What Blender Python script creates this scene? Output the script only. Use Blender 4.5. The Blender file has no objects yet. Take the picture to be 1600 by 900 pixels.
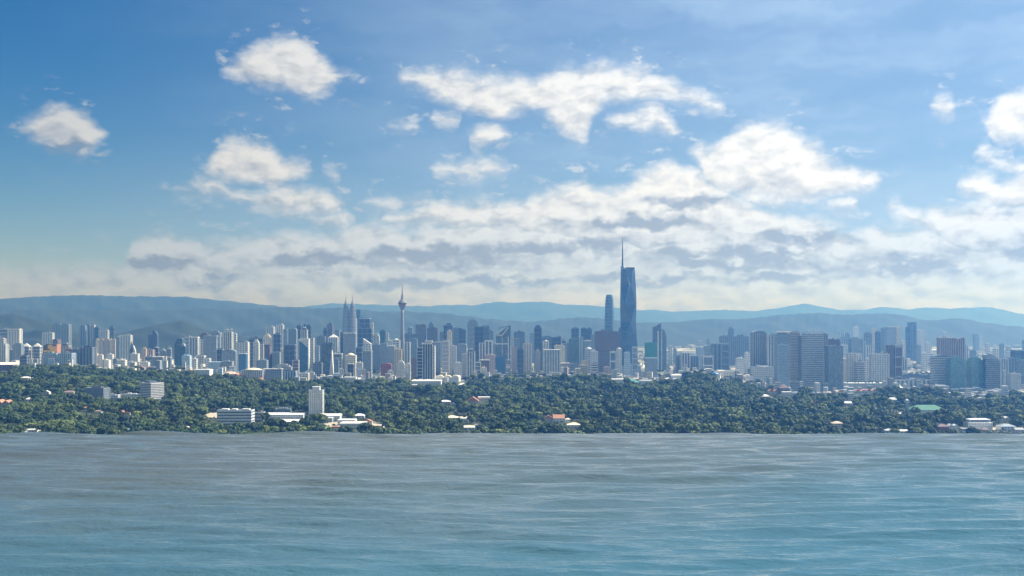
import bpy, math, random
import numpy as np
from mathutils import Vector
from math import radians, sin, cos, tan, atan, atan2, sqrt, pi, exp

# ------------------------------------------------------------------ camera
sc = bpy.context.scene
F = 1715.0            # focal length in photograph pixels (1600 wide)
H = 290.0             # eye height above the plain
cam_d = bpy.data.cameras.new('camera')
cam_d.sensor_width = 36.0
cam_d.lens = 36.0 * F / 1600.0
cam_d.shift_y = 50.0 / 1600.0
cam_d.clip_start = 0.5
cam_d.clip_end = 90000.0
cam = bpy.data.objects.new('camera', cam_d)
sc.collection.objects.link(cam)
cam.location = (0, 0, H)
cam.rotation_euler = (radians(90), 0, 0)
sc.camera = cam

# ------------------------------------------------------------------ sun, exposure
SUN_AZ, SUN_EL = 72.0, 50.0      # degrees clockwise from the view axis, above the horizon
SUN_STRENGTH = 5.0
SKY_STRENGTH = 0.050
sd = Vector((sin(radians(SUN_AZ)) * cos(radians(SUN_EL)), cos(radians(SUN_AZ)) * cos(radians(SUN_EL)), sin(radians(SUN_EL))))
sun_d = bpy.data.lights.new('sun', 'SUN')
sun_d.energy = SUN_STRENGTH
sun_d.angle = radians(0.53)
sun_d.color = (1.0, 0.965, 0.92)
sun = bpy.data.objects.new('sun', sun_d)
sun.rotation_euler = sd.to_track_quat('Z', 'Y').to_euler()
sun.location = (0, 0, 2000)
sc.collection.objects.link(sun)
vs = sc.view_settings
vs.view_transform = 'Standard'; vs.look = 'None'; vs.exposure = 0.77; vs.gamma = 1.0; vs.use_curve_mapping = False
sc.cycles.use_denoising = True
try: sc.cycles.denoiser = 'OPENIMAGEDENOISE'
except Exception: pass
sc.cycles.max_bounces = 5
sc.cycles.diffuse_bounces = 2
sc.cycles.glossy_bounces = 2
sc.cycles.transmission_bounces = 2
sc.cycles.volume_bounces = 0
sc.cycles.transparent_max_bounces = 8
sc.cycles.use_fast_gi = False
sc.cycles.sample_clamp_direct = 3.0
sc.cycles.sample_clamp_indirect = 4.0

# ------------------------------------------------------------------ sky with clouds (world)
world = bpy.data.worlds.new('World')
sc.world = world
world.use_nodes = True

class NT:
    """small node-tree writer"""
    def __init__(s, tree): s.t = tree; s.n = tree.nodes; s.l = tree.links
    def new(s, typ, **kw):
        n = s.n.new(typ)
        for k, v in kw.items(): setattr(n, k, v)
        return n
    def put(s, sock, v):
        if hasattr(v, 'is_linked') or isinstance(v, bpy.types.NodeSocket): s.l.new(v, sock)
        else: sock.default_value = v
    def math(s, op, a, b=None, c=None, clamp=False):
        n = s.new('ShaderNodeMath', operation=op, use_clamp=clamp)
        s.put(n.inputs[0], a)
        if b is not None: s.put(n.inputs[1], b)
        if c is not None: s.put(n.inputs[2], c)
        return n.outputs[0]
    def vec(s, op, a, b=None, c=None, out=0):
        n = s.new('ShaderNodeVectorMath', operation=op)
        s.put(n.inputs[0], a)
        if b is not None: s.put(n.inputs[1], b)
        if c is not None: s.put(n.inputs[2], c)
        return n.outputs['Value'] if op in ('LENGTH', 'DOT_PRODUCT', 'DISTANCE') else n.outputs[0]
    def noise(s, v, scale, detail=4, rough=0.55, dist=0.0, color=False, dim='2D'):
        n = s.new('ShaderNodeTexNoise', noise_dimensions=dim)
        s.put(n.inputs['Vector'], v)
        n.inputs['Scale'].default_value = scale; n.inputs['Detail'].default_value = detail
        n.inputs['Roughness'].default_value = rough; n.inputs['Distortion'].default_value = dist
        return n.outputs['Color' if color else 'Fac']
    def maprange(s, v, a, b, c=0.0, d=1.0, smooth=True):
        n = s.new('ShaderNodeMapRange', interpolation_type='SMOOTHSTEP' if smooth else 'LINEAR')
        s.put(n.inputs[0], v)
        for i, x in enumerate((a, b, c, d)): s.put(n.inputs[i + 1], x)
        return n.outputs[0]
    def mix(s, f, a, b):
        n = s.new('ShaderNodeMix', data_type='RGBA')
        s.put(n.inputs[0], f); s.put(n.inputs[6], a); s.put(n.inputs[7], b)
        return n.outputs[2]
    def comb(s, x, y, z=0.0):
        n = s.new('ShaderNodeCombineXYZ')
        s.put(n.inputs[0], x); s.put(n.inputs[1], y); s.put(n.inputs[2], z)
        return n.outputs[0]
    def sep(s, v):
        n = s.new('ShaderNodeSeparateXYZ'); s.put(n.inputs[0], v); return n.outputs

def c4(c): return (c[0], c[1], c[2], 1.0)

def build_world():
    w = NT(world.node_tree)
    w.n.clear()
    out = w.new('ShaderNodeOutputWorld')
    bg = w.new('ShaderNodeBackground')
    w.l.new(bg.outputs[0], out.inputs[0])
    sky = w.new('ShaderNodeTexSky', sky_type='NISHITA')
    sky.sun_disc = False
    sky.sun_elevation = radians(SUN_EL); sky.sun_rotation = radians(SUN_AZ)
    sky.altitude = 300; sky.air_density = 1.0; sky.dust_density = 0.3; sky.ozone_density = 4.0
    skyc = w.vec('SCALE', sky.outputs[0]); skyc.node.inputs['Scale'].default_value = SKY_STRENGTH
    hs = w.new('ShaderNodeHueSaturation'); w.l.new(skyc, hs.inputs['Color']); hs.inputs['Hue'].default_value = 0.503; hs.inputs['Saturation'].default_value = 1.42
    skyc = hs.outputs[0]
    tc = w.new('ShaderNodeTexCoord')
    d = w.vec('NORMALIZE', tc.outputs['Generated'])
    sx, sy, sz = w.sep(d)
    K = F / 100.0                                       # angles in units of "100 photograph pixels"
    az = w.math('MULTIPLY', w.math('ARCTAN2', sx, sy), K)
    el = w.math('MULTIPLY', w.math('ARCSINE', sz), K)
    P = w.comb(az, el, 0.0)
    def ang(px, py):
        return (atan((px - 800) / F) * K, atan((500 - py) / sqrt(F * F + (px - 800) ** 2)) * K)
    # domain warp: ragged edges and puffs
    wn = w.noise(w.vec('MULTIPLY', P, (1.0, 1.45, 1.0)), 1.7, 7, 0.62, 0.0, True)
    wc = w.vec('SUBTRACT', wn, (0.5, 0.5, 0.5))
    PW = w.vec('MULTIPLY_ADD', wc, (0.21, 0.14, 0.0), P)
    pu, pv, _ = w.sep(PW)
    A0, A1 = ang(-100, 500)[0], ang(1700, 500)[0]
    un = w.maprange(pu, A0, A1, 0.0, 1.0, False)
    def curve(pts, lo, hi):
        n = w.new('ShaderNodeFloatCurve')
        cv = n.mapping.curves[0]
        P_ = [((ang(x, 500)[0] - A0) / (A1 - A0), (v - lo) / (hi - lo)) for x, v in pts]
        while len(cv.points) < len(P_): cv.points.new(0.5, 0.5)
        for p, (x, v) in zip(cv.points, P_):
            p.location = (min(max(x, 0), 1), min(max(v, 0), 1)); p.handle_type = 'AUTO_CLAMPED'
        n.mapping.update()
        w.put(n.inputs['Value'], un)
        return n.outputs[0]
    def layer(spec):
        """spec: runs of (px, top, bottom) with gaps between; returns the signed half-height in 100-px units"""
        mids, halfs = [], []
        for i, run in enumerate(spec):
            m0, m1 = (run[0][1] + run[0][2]) / 2, (run[-1][1] + run[-1][2]) / 2
            gl_ = run[0][0] - (spec[i - 1][-1][0] if i else -100)
            gr_ = (spec[i + 1][0][0] if i + 1 < len(spec) else 1700) - run[-1][0]
            if gl_ > 60: mids += [(run[0][0] - 38, m0), (run[0][0] - 15, m0)]; halfs += [(run[0][0] - 38, -45), (run[0][0] - 15, -9)]
            for x, t, bb in run: mids.append((x, (t + bb) / 2)); halfs.append((x, (bb - t) / 2 + 3))
            if gr_ > 60: mids += [(run[-1][0] + 15, m1), (run[-1][0] + 38, m1)]; halfs += [(run[-1][0] + 15, -9), (run[-1][0] + 38, -45)]
            elif gr_ > 12 and i + 1 < len(spec): mids.append((run[-1][0] + gr_ / 2, m1)); halfs.append((run[-1][0] + gr_ / 2, -9))
        if mids[0][0] > -90: mids.insert(0, (-100, mids[0][1])); halfs.insert(0, (-100, -45))
        if mids[-1][0] < 1690: mids.append((1700, mids[-1][1])); halfs.append((1700, -45))
        m = curve(mids, 0, 500); hh = curve(halfs, -50, 150)
        # elevation in 100 px: 5.0 at py 0, 0.0 at py 500
        dy = w.math('ABSOLUTE', w.math('SUBTRACT', pv, w.math('MULTIPLY_ADD', m, -5.0, 5.0)))
        sg = w.math('SUBTRACT', pv, w.math('MULTIPLY_ADD', m, -5.0, 5.0))
        half = w.math('MULTIPLY_ADD', hh, 2.0, -0.5)
        return (w.math('SUBTRACT', half, dy), w.math('DIVIDE', sg, w.math('MAXIMUM', half, 0.05)))
    def far_(): return w.math('MAXIMUM', w.maprange(w.math('ABSOLUTE', az), 7.4, 9.4), w.maprange(el, 4.9, 6.2))
    LA = layer([[(38, 222, 236), (60, 205, 248), (95, 196, 256), (130, 200, 258), (150, 210, 250), (160, 220, 238)],
                [(352, 122, 132), (380, 104, 146), (410, 84, 150), (440, 76, 152), (470, 74, 162), (500, 96, 156), (518, 116, 146), (535, 125, 133), (552, 126, 131)],
                [(632, 127, 138), (655, 122, 144), (680, 116, 162), (710, 118, 170), (740, 123, 182), (775, 126, 192), (800, 127, 184), (830, 126, 176), (860, 120, 190),
                 (885, 112, 216), (905, 110, 222), (925, 110, 200), (945, 110, 168), (990, 116, 164), (1030, 126, 164), (1070, 146, 172), (1100, 155, 179), (1125, 166, 182)],
                [(1462, 181, 200), (1475, 177, 208), (1487, 184, 200)],
                [(1545, 204, 235), (1560, 184, 248), (1580, 178, 252), (1610, 175, 252), (1700, 180, 245)]])
    LB = layer([[(326, 264, 282), (345, 238, 288), (380, 226, 292), (410, 232, 298), (440, 250, 300), (465, 256, 284), (485, 264, 278)],
                [(508, 270, 280), (522, 269, 282)],
                [(688, 258, 272), (720, 256, 280), (745, 256, 284), (770, 251, 276), (790, 262, 272)],
                [(1085, 236, 252), (1110, 232, 300), (1150, 212, 312), (1180, 201, 320), (1205, 203, 324), (1240, 216, 322), (1280, 238, 322), (1300, 260, 318), (1340, 276, 314), (1370, 285, 300)],
                [(1530, 258, 266), (1550, 262, 284), (1580, 272, 294), (1610, 276, 298), (1700, 276, 300)]])
    LC = layer([[(275, 303, 307), (310, 293, 308), (335, 288, 310), (360, 304, 312), (400, 307, 326), (440, 301, 332), (490, 301, 335), (530, 312, 333)],
                [(575, 315, 319), (620, 312, 322), (675, 315, 321)],
                [(1300, 320, 328), (1330, 320, 330)], [(1400, 330, 338), (1430, 345, 352)],
                [(1505, 292, 318), (1540, 290, 328), (1575, 302, 342), (1605, 290, 342), (1700, 290, 342)]])
    LE = layer([[(612, 201, 206), (650, 200, 206)], [(676, 186, 192), (700, 183, 197), (716, 186, 196)], [(734, 212, 228), (760, 196, 230), (788, 202, 222)],
                [(955, 183, 200), (1000, 176, 206), (1025, 168, 208), (1045, 190, 219), (1058, 205, 216)]])
    LD2 = layer([[(495, 343, 347), (540, 343, 347)], [(612, 338, 346), (650, 328, 349), (700, 318, 352), (750, 314, 356), (800, 318, 360), (830, 310, 364), (870, 296, 370), (910, 284, 376), (930, 296, 380),
                  (970, 292, 390), (1000, 272, 400), (1040, 258, 400), (1080, 262, 400), (1130, 300, 400), (1180, 325, 400), (1210, 345, 400)],
                 [(1445, 350, 360), (1500, 341, 400), (1550, 336, 410), (1600, 338, 410), (1700, 338, 410)]])
    tops = [(205, 404), (222, 390), (250, 382), (285, 388), (300, 397), (330, 398), (370, 392), (410, 384), (440, 376), (470, 381), (500, 378), (540, 373), (580, 362), (610, 366), (640, 373),
            (680, 366), (720, 360), (760, 356), (800, 366), (840, 358), (880, 362), (920, 372), (960, 362), (1000, 378), (1040, 370), (1080, 362), (1120, 352), (1160, 345), (1200, 350),
            (1240, 346), (1270, 350), (1300, 368), (1340, 380), (1370, 369), (1400, 380), (1440, 373), (1470, 383), (1500, 391), (1540, 397), (1580, 384), (1610, 392), (1700, 400)]
    LD = layer([[(-100, 436, 520), (60, 438, 520), (150, 432, 520), (190, 436, 520)] + [(x, t, 520) for x, t in tops]])
    L, V = LA
    for q, vq in (LB, LC, LE, LD2, LD):
        g = w.math('GREATER_THAN', q, L)
        V = w.math('MULTIPLY_ADD', g, w.math('SUBTRACT', vq, V), V)
        L = w.math('MAXIMUM', L, q)
    L = w.math('ADD', L, w.maprange(el, 2.0, 1.2, 0.0, 0.14))
    V = w.math('MULTIPLY_ADD', far_(), w.math('MULTIPLY', V, -1.0), V)
    # clouds outside the frame go on as the ones in view
    gen = w.noise(w.vec('MULTIPLY', PW, (0.16, 0.34, 1.0)), 1.0, 3, 0.55)
    far = far_()
    gl = w.math('MULTIPLY_ADD', gen, 4.0, -2.2)
    gl = w.math('MINIMUM', gl, w.maprange(far, 0.0, 1.0, -3.0, 0.6))
    L = w.math('MAXIMUM', w.math('MINIMUM', L, w.maprange(far, 0.0, 1.0, 3.0, -0.6)), gl)
    # billows
    def billow(q):
        v = w.new('ShaderNodeTexVoronoi', feature='F1', voronoi_dimensions='2D')
        w.put(v.inputs['Vector'], q)
        v.inputs['Scale'].default_value = 2.3; v.inputs['Detail'].default_value = 2.0
        v.inputs['Roughness'].default_value = 0.55; v.inputs['Lacunarity'].default_value = 2.3
        n2 = w.noise(q, 2.6, 4, 0.6)
        return w.math('ADD', w.math('MULTIPLY', w.math('SUBTRACT', 0.75, v.outputs['Distance']), 0.5), w.math('MULTIPLY', n2, 0.75))
    Q = w.vec('MULTIPLY', w.vec('MULTIPLY_ADD', wc, (0.22, 0.16, 0.0), P), (0.85, 1.7, 1.0))
    b0 = billow(Q)
    b1 = billow(w.vec('ADD', Q, (0.12, 0.24, 0.0)))
    dens = w.math('ADD', w.math('MULTIPLY_ADD', b0, 0.24, -0.13), L)
    edge = w.maprange(dens, -0.15, 0.20)
    core = w.maprange(dens, 0.0, 0.5)
    frag = w.noise(w.vec('MULTIPLY', PW, (1.0, 2.2, 1.0)), 2.4, 5, 0.62)
    frag = w.math('MULTIPLY', w.maprange(frag, 0.56, 0.74), w.maprange(L, -0.55, -0.05))
    edge = w.math('MAXIMUM', edge, w.math('MULTIPLY', frag, 0.5))
    relief = w.math('SUBTRACT', b0, b1)
    darks = [
        (250, 412, 50, 9), (500, 408, 100, 11), (690, 404, 130, 15), (840, 388, 70, 12), (935, 385, 44, 12),
        (1140, 402, 130, 17), (1255, 378, 66, 11), (1420, 415, 100, 16), (1592, 398, 28, 10), (1010, 436, 90, 9), (1230, 434, 90, 8),
        (800, 440, 80, 8), (640, 444, 80, 9), (340, 440, 50, 8), (1000, 350, 70, 10), (85, 236, 52, 15), (1080, 318, 60, 12),
    ]
    PD = w.vec('MULTIPLY_ADD', wc, (0.7, 0.5, 0.0), P)
    dk = None
    for (cx, cy, rx, ry) in darks:
        a, e = ang(cx, cy)
        sxx, syy = 100.0 / rx, 100.0 / ry
        m = w.vec('LENGTH', w.vec('MULTIPLY_ADD', PD, (sxx, syy, 0.0), (-a * sxx, -e * syy, 0.0)))
        dk = m if dk is None else w.math('MINIMUM', dk, m)
    dark = w.math('MULTIPLY', w.maprange(dk, 1.55, 0.45), w.maprange(b0, 0.74, 0.46, 0.25, 1.0))
    lit = w.math('MULTIPLY_ADD', relief, w.maprange(el, 2.2, 1.4, 0.85, 1.1), 0.92)
    lit = w.math('SUBTRACT', lit, w.maprange(V, 0.25, -0.95, 0.0, 0.34))
    lit = w.math('SUBTRACT', lit, w.math('MULTIPLY', dark, 0.85))
    lit = w.math('SUBTRACT', lit, w.math('MULTIPLY', core, 0.05))
    lit = w.math('MINIMUM', w.math('MAXIMUM', lit, 0.0), 1.0)
    # brightness of the clouds rises towards the sun's side
    side = w.maprange(az, -9.0, 6.0, 0.62, 1.0)
    warm = w.maprange(el, 2.2, 0.6)
    ccol = w.mix(lit, w.mix(warm, (0.25, 0.295, 0.36, 1), (0.235, 0.275, 0.325, 1)), w.mix(warm, (0.64, 0.65, 0.645, 1), (0.44, 0.52, 0.62, 1)))
    glow = w.maprange(el, 2.4, 0.2, 1.0, 1.0)             # the brighter air low over the horizon
    ccol = w.vec('SCALE', ccol); w.put(ccol.node.inputs['Scale'], w.math('MULTIPLY', w.math('MULTIPLY', side, glow), w.maprange(el, 0.85, 0.2, 1.0, 1.1)))
    # thin veil
    veil_n = w.noise(w.vec('MULTIPLY', w.vec('MULTIPLY_ADD', wc, (1.2, 0.4, 0.0), P), (0.30, 1.25, 1.0)), 0.9, 3, 0.6)
    veil = w.math('MULTIPLY', w.math('MULTIPLY_ADD', w.maprange(veil_n, 0.30, 0.75), 0.40, 0.55), w.maprange(az, -9.0, 4.0, 0.0, 0.84))
    op = w.math('MULTIPLY', edge, w.maprange(az, -9.0, -4.0, 0.80, 0.97))
    veilc = w.vec('SCALE', (0.295, 0.41, 0.56)); w.put(veilc.node.inputs['Scale'], side)
    veil = w.math('MAXIMUM', veil, w.math('MULTIPLY', w.maprange(el, 4.2, 0.6, 0.0, 0.62), w.maprange(az, -9.0, -2.0, 0.0, 1.0)))
    c1 = w.mix(veil, skyc, veilc)
    c2 = w.mix(op, c1, ccol)
    w.l.new(c2, bg.inputs['Color'])
    bg.inputs['Strength'].default_value = 1.0
    world.cycles.sampling_method = 'MANUAL'
    world.cycles.sample_map_resolution = 512
build_world()

# ================================================================== helpers
COL = sc.collection
random.seed(7)

class MB:
    """collects faces; build() links them as ONE mesh object"""
    def __init__(s): s.v = []; s.f = []
    def box(s, x0, x1, y0, y1, z0, z1):
        b = len(s.v)
        s.v += [(x0, y0, z0), (x1, y0, z0), (x1, y1, z0), (x0, y1, z0), (x0, y0, z1), (x1, y0, z1), (x1, y1, z1), (x0, y1, z1)]
        s.f += [(b, b + 3, b + 2, b + 1), (b + 4, b + 5, b + 6, b + 7), (b, b + 1, b + 5, b + 4), (b + 1, b + 2, b + 6, b + 5), (b + 2, b + 3, b + 7, b + 6), (b + 3, b, b + 4, b + 7)]
        return s
    def loft(s, loops, cap=True):
        """loops: list of equally long point loops, counter-clockwise seen from above"""
        n = len(loops[0]); b = len(s.v)
        for lp in loops: s.v += [tuple(p) for p in lp]
        for k in range(len(loops) - 1):
            for i in range(n):
                j = (i + 1) % n
                s.f.append((b + k * n + i, b + k * n + j, b + (k + 1) * n + j, b + (k + 1) * n + i))
        if cap:
            s.f.append(tuple(b + i for i in reversed(range(n))))
            t = b + (len(loops) - 1) * n
            s.f.append(tuple(t + i for i in range(n)))
        return s
    def prism(s, poly, z0, z1):
        return s.loft([[(x, y, z0) for x, y in poly], [(x, y, z1) for x, y in poly]])
    def lathe(s, prof, n=12, cx=0.0, cy=0.0):
        return s.loft([[(cx + r * cos(2 * pi * i / n), cy + r * sin(2 * pi * i / n), z) for i in range(n)] for r, z in prof])
    def gable(s, x0, x1, y0, y1, z0, z1, along='x'):
        b = len(s.v)
        if along == 'x':
            ym = (y0 + y1) / 2
            s.v += [(x0, y0, z0), (x1, y0, z0), (x1, y1, z0), (x0, y1, z0), (x0, ym, z1), (x1, ym, z1)]
        else:
            xm = (x0 + x1) / 2
            s.v += [(x1, y0, z0), (x1, y1, z0), (x0, y1, z0), (x0, y0, z0), (xm, y0, z1), (xm, y1, z1)]
        s.f += [(b, b + 1, b + 5, b + 4), (b + 2, b + 3, b + 4, b + 5), (b + 1, b + 2, b + 5), (b + 3, b, b + 4), (b + 3, b + 2, b + 1, b)]
        return s
    def hip(s, x0, x1, y0, y1, z0, z1, inset=0.5):
        b = len(s.v); d = (y1 - y0) * inset; ym = (y0 + y1) / 2; d = min(d, (x1 - x0) * 0.49)
        s.v += [(x0, y0, z0), (x1, y0, z0), (x1, y1, z0), (x0, y1, z0), (x0 + d, ym, z1), (x1 - d, ym, z1)]
        s.f += [(b, b + 1, b + 5, b + 4), (b + 2, b + 3, b + 4, b + 5), (b + 1, b + 2, b + 5), (b + 3, b, b + 4), (b + 3, b + 2, b + 1, b)]
        return s
    def beam(s, p, q, r):
        """square bar from p to q"""
        p, q = Vector(p), Vector(q); d = (q - p).normalized()
        u = d.cross(Vector((0, 1, 0)) if abs(d.y) < 0.9 else Vector((1, 0, 0))).normalized() * r
        v = d.cross(u).normalized() * r
        lo = [p + u + v, p - u + v, p - u - v, p + u - v]; hi = [q + u + v, q - u + v, q - u - v, q + u - v]
        return s.loft([lo, hi])
    def mesh(s, name):
        me = bpy.data.meshes.new(name); me.from_pydata(s.v, [], s.f); me.update(); return me
    def build(s, name, mat, parent=None, kind=None, smooth=False):
        me = s.mesh(name); me.materials.append(mat)
        if smooth: me.polygons.foreach_set('use_smooth', [True] * len(me.polygons))
        o = bpy.data.objects.new(name, me); COL.objects.link(o); o.parent = parent
        if kind: o['kind'] = kind
        return o

def empty(name, loc, rz=0.0):
    o = bpy.data.objects.new(name, None); COL.objects.link(o)
    o.location = loc; o.rotation_euler = (0, 0, rz); o.empty_display_size = 5
    return o

def tag(o, label=None, cat=None, group=None, kind=None):
    if label: o['label'] = label
    if cat: o['category'] = cat
    if group: o['group'] = group
    if kind: o['kind'] = kind
    return o

def at(px, py, D):
    """world point of a photograph pixel at depth D"""
    return ((px - 800) / F * D, D, H - (py - 500) / F * D)

# ================================================================== materials
MATS = {}
def new_mat(name):
    m = bpy.data.materials.new(name); m.use_nodes = True
    t = NT(m.node_tree); b = m.node_tree.nodes['Principled BSDF']
    return m, t, b

def facade(col, rough=0.75, cell=(4.2, 3.6), amp=0.30, spec=0.3, name='facade'):
    """painted or clad wall with faint floor-by-floor, bay-by-bay variation"""
    key = ('f', tuple(col), rough, cell, amp)
    if key in MATS: return MATS[key]
    m, t, b = new_mat(name)
    tc = t.new('ShaderNodeTexCoord'); x, y, z = t.sep(tc.outputs['Object'])
    cx = t.math('FLOOR', t.math('DIVIDE', t.math('ADD', x, t.math('MULTIPLY', y, 1.37)), cell[0]))
    cz = t.math('FLOOR', t.math('DIVIDE', z, cell[1]))
    wn = t.new('ShaderNodeTexWhiteNoise', noise_dimensions='3D'); t.put(wn.inputs['Vector'], t.comb(cx, cz, 0.0))
    big = t.noise(tc.outputs['Object'], 0.035, 4, 0.6, dim='3D')
    fl = t.math('MULTIPLY_ADD', wn.outputs[0], -amp, 1.0 + amp * 0.35)
    st = t.math('MULTIPLY_ADD', big, 0.35, 0.83)
    c = t.vec('SCALE', tuple(col)); t.put(c.node.inputs['Scale'], t.math('MULTIPLY', fl, st))
    t.put(b.inputs['Base Color'], c)
    b.inputs['Roughness'].default_value = rough
    b.inputs['Specular IOR Level'].default_value = spec
    MATS[key] = m
    return m

def glass(col, rough=0.12, name='glass'):
    key = ('g', tuple(col), rough)
    if key in MATS: return MATS[key]
    m, t, b = new_mat(name)
    tc = t.new('ShaderNodeTexCoord'); x, y, z = t.sep(tc.outputs['Object'])
    cx = t.math('FLOOR', t.math('DIVIDE', t.math('ADD', x, t.math('MULTIPLY', y, 1.37)), 5.0))
    cz = t.math('FLOOR', t.math('DIVIDE', z, 3.9))
    wn = t.new('ShaderNodeTexWhiteNoise', noise_dimensions='3D'); t.put(wn.inputs['Vector'], t.comb(cx, cz, 3.0))
    pw = t.math('POWER', wn.outputs[0], 3.0)
    c = t.vec('SCALE', tuple(col)); t.put(c.node.inputs['Scale'], t.math('MULTIPLY_ADD', pw, 0.7, 0.82))
    t.put(b.inputs['Base Color'], c)
    t.put(b.inputs['Roughness'], t.math('MULTIPLY_ADD', wn.outputs[0], 0.15, rough))
    b.inputs['IOR'].default_value = 1.52
    b.inputs['Specular IOR Level'].default_value = 0.65
    MATS[key] = m
    return m

def plain(name, col, rough=0.7, amp=0.25, scale=0.12, metal=0.0):
    key = ('p', name, tuple(col))
    if key in MATS: return MATS[key]
    m, t, b = new_mat(name)
    tc = t.new('ShaderNodeTexCoord')
    n = t.noise(tc.outputs['Object'], scale, 5, 0.6, dim='3D')
    c = t.vec('SCALE', tuple(col)); t.put(c.node.inputs['Scale'], t.math('MULTIPLY_ADD', n, amp * 2, 1.0 - amp))
    t.put(b.inputs['Base Color'], c); b.inputs['Roughness'].default_value = rough; b.inputs['Metallic'].default_value = metal
    MATS[key] = m
    return m

PAL = dict(white=(.66, .67, .66), pale=(.60, .63, .66), cream=(.72, .66, .53), beige=(.55, .48, .39), grey=(.36, .38, .40), bluegrey=(.27, .33, .40),
           slate=(.13, .17, .23), navy=(.045, .065, .115), brown=(.20, .155, .14), plum=(.165, .125, .135), teal=(.05, .15, .19), green=(.10, .30, .27),
           gold=(.62, .40, .08), pink=(.45, .375, .365), peach=(.54, .44, .37), red=(.28, .08, .08), blue=(.05, .15, .30), sea=(.15, .27, .28), charcoal=(.13, .145, .16),
           lightblue=(.42, .54, .68), orange=(.42, .21, .14), steel=(.22, .27, .33))
def P_(k): return PAL[k]

# ================================================================== terrain
TL = [(-120, 578), (0, 577), (100, 577), (200, 580), (270, 580), (330, 586), (400, 591), (470, 597), (540, 592), (620, 596), (700, 599), (770, 595), (840, 592), (900, 589), (960, 594),
      (1010, 598), (1050, 594), (1075, 584), (1105, 585), (1130, 594), (1180, 604), (1225, 612), (1280, 618), (1320, 620), (1370, 612), (1420, 606), (1450, 612), (1490, 622), (1540, 622), (1600, 616), (1720, 612)]
TLX = np.array([a for a, _ in TL], float); TLY = np.array([b for _, b in TL], float)
TREE = 25.0
def ridge(u):
    """depth and height of the last wooded rise in picture column u"""
    ty = np.interp(u, TLX, TLY)
    zr = H - (ty - 500) / F * 4450.0 - TREE
    Dr = np.where(zr > 4.0, 4450.0, (H - TREE - 4.0) * F / (ty - 500))
    return np.clip(Dr, 3500, 4450), np.clip(zr, 4.0, 80)
def sstep(a, b, x):
    t = np.clip((x - a) / (b - a), 0, 1); return t * t * (3 - 2 * t)
def ground(x, y):
    x = np.asarray(x, float); y = np.asarray(y, float)
    yy = np.maximum(y, 900.0)
    u = 800 + x / yy * F
    Dr, zr = ridge(u)
    up = sstep(2650, 1.0, 0) * 0 + sstep(0, 1, (y - 2750) / (Dr - 2750))
    dn = 1 - sstep(0, 1, (y - Dr - 60) / 420)
    z = zr * up * dn
    tl_ = np.interp(u, TLX, TLY)
    z = np.maximum(z, np.clip(H - (tl_ - 501.5) / F * y, 0, 90) * sstep(0, 1, (y - Dr - 20) / 120))
    hum = (np.sin(x * 0.0091 + y * 0.0037 + 1.3) + np.sin(x * 0.0043 - y * 0.0079 + 0.4) + 0.6 * np.sin(x * 0.017 + y * 0.013)) * 5.5
    z = z + hum * sstep(1800, 2700, y) * (1 - sstep(0, 1, (y - Dr + 700) / 700))
    hill = 283.0 * np.exp(-((y / 640.0) ** 2 + (x / 900.0) ** 2))
    return z + hill - 2.0 * sstep(1500, 2400, y) * 0

def gz(x, y): return float(ground(x, y))

def build_ground():
    ys = np.concatenate([np.linspace(-80, 600, 24), np.linspace(640, 2400, 30), np.linspace(2440, 5300, 130), 5300 * (30200 / 5300) ** np.linspace(0.02, 1, 60)])
    ss = np.linspace(-0.85, 0.85, 240)
    Y, S = np.meshgrid(ys, ss, indexing='ij')
    X = S * (Y + 420)
    Z = ground(X, Y)
    nr, nc = X.shape
    v = np.stack([X, Y, Z], -1).reshape(-1, 3)
    f = [(r * nc + c, r * nc + c + 1, (r + 1) * nc + c + 1, (r + 1) * nc + c) for r in range(nr - 1) for c in range(nc - 1)]
    me = bpy.data.meshes.new('ground'); me.from_pydata(v.tolist(), [], f); me.update()
    me.polygons.foreach_set('use_smooth', [True] * len(me.polygons))
    m, t, b = new_mat('ground')
    g = t.new('ShaderNodeNewGeometry'); p = g.outputs['Position']; x, y, z = t.sep(p)
    n1 = t.noise(p, 0.0016, 5, 0.6, dim='3D'); n2 = t.noise(p, 0.012, 5, 0.65, dim='3D')
    woods = t.mix(n2, (0.020, 0.035, 0.014, 1), (0.055, 0.075, 0.028, 1))
    vo = t.new('ShaderNodeTexVoronoi', feature='F1', voronoi_dimensions='2D'); t.put(vo.inputs['Vector'], p); vo.inputs['Scale'].default_value = 0.022
    vs_ = t.sep(vo.outputs['Color'])
    town = t.mix(vs_[0], (0.13, 0.14, 0.13, 1), (0.42, 0.40, 0.37, 1))
    town = t.mix(t.maprange(vs_[1], 0.90, 0.95), town, (0.75, 0.74, 0.70, 1))
    green = t.mix(n2, (0.04, 0.07, 0.03, 1), (0.09, 0.12, 0.05, 1))
    town = t.mix(t.maprange(n1, 0.42, 0.55), town, green)
    c = t.mix(t.maprange(y, 4450, 4800), woods, town)
    t.put(b.inputs['Base Color'], c); b.inputs['Roughness'].default_value = 0.9
    me.materials.append(m)
    o = bpy.data.objects.new('ground', me); COL.objects.link(o); o['kind'] = 'structure'
build_ground()

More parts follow.
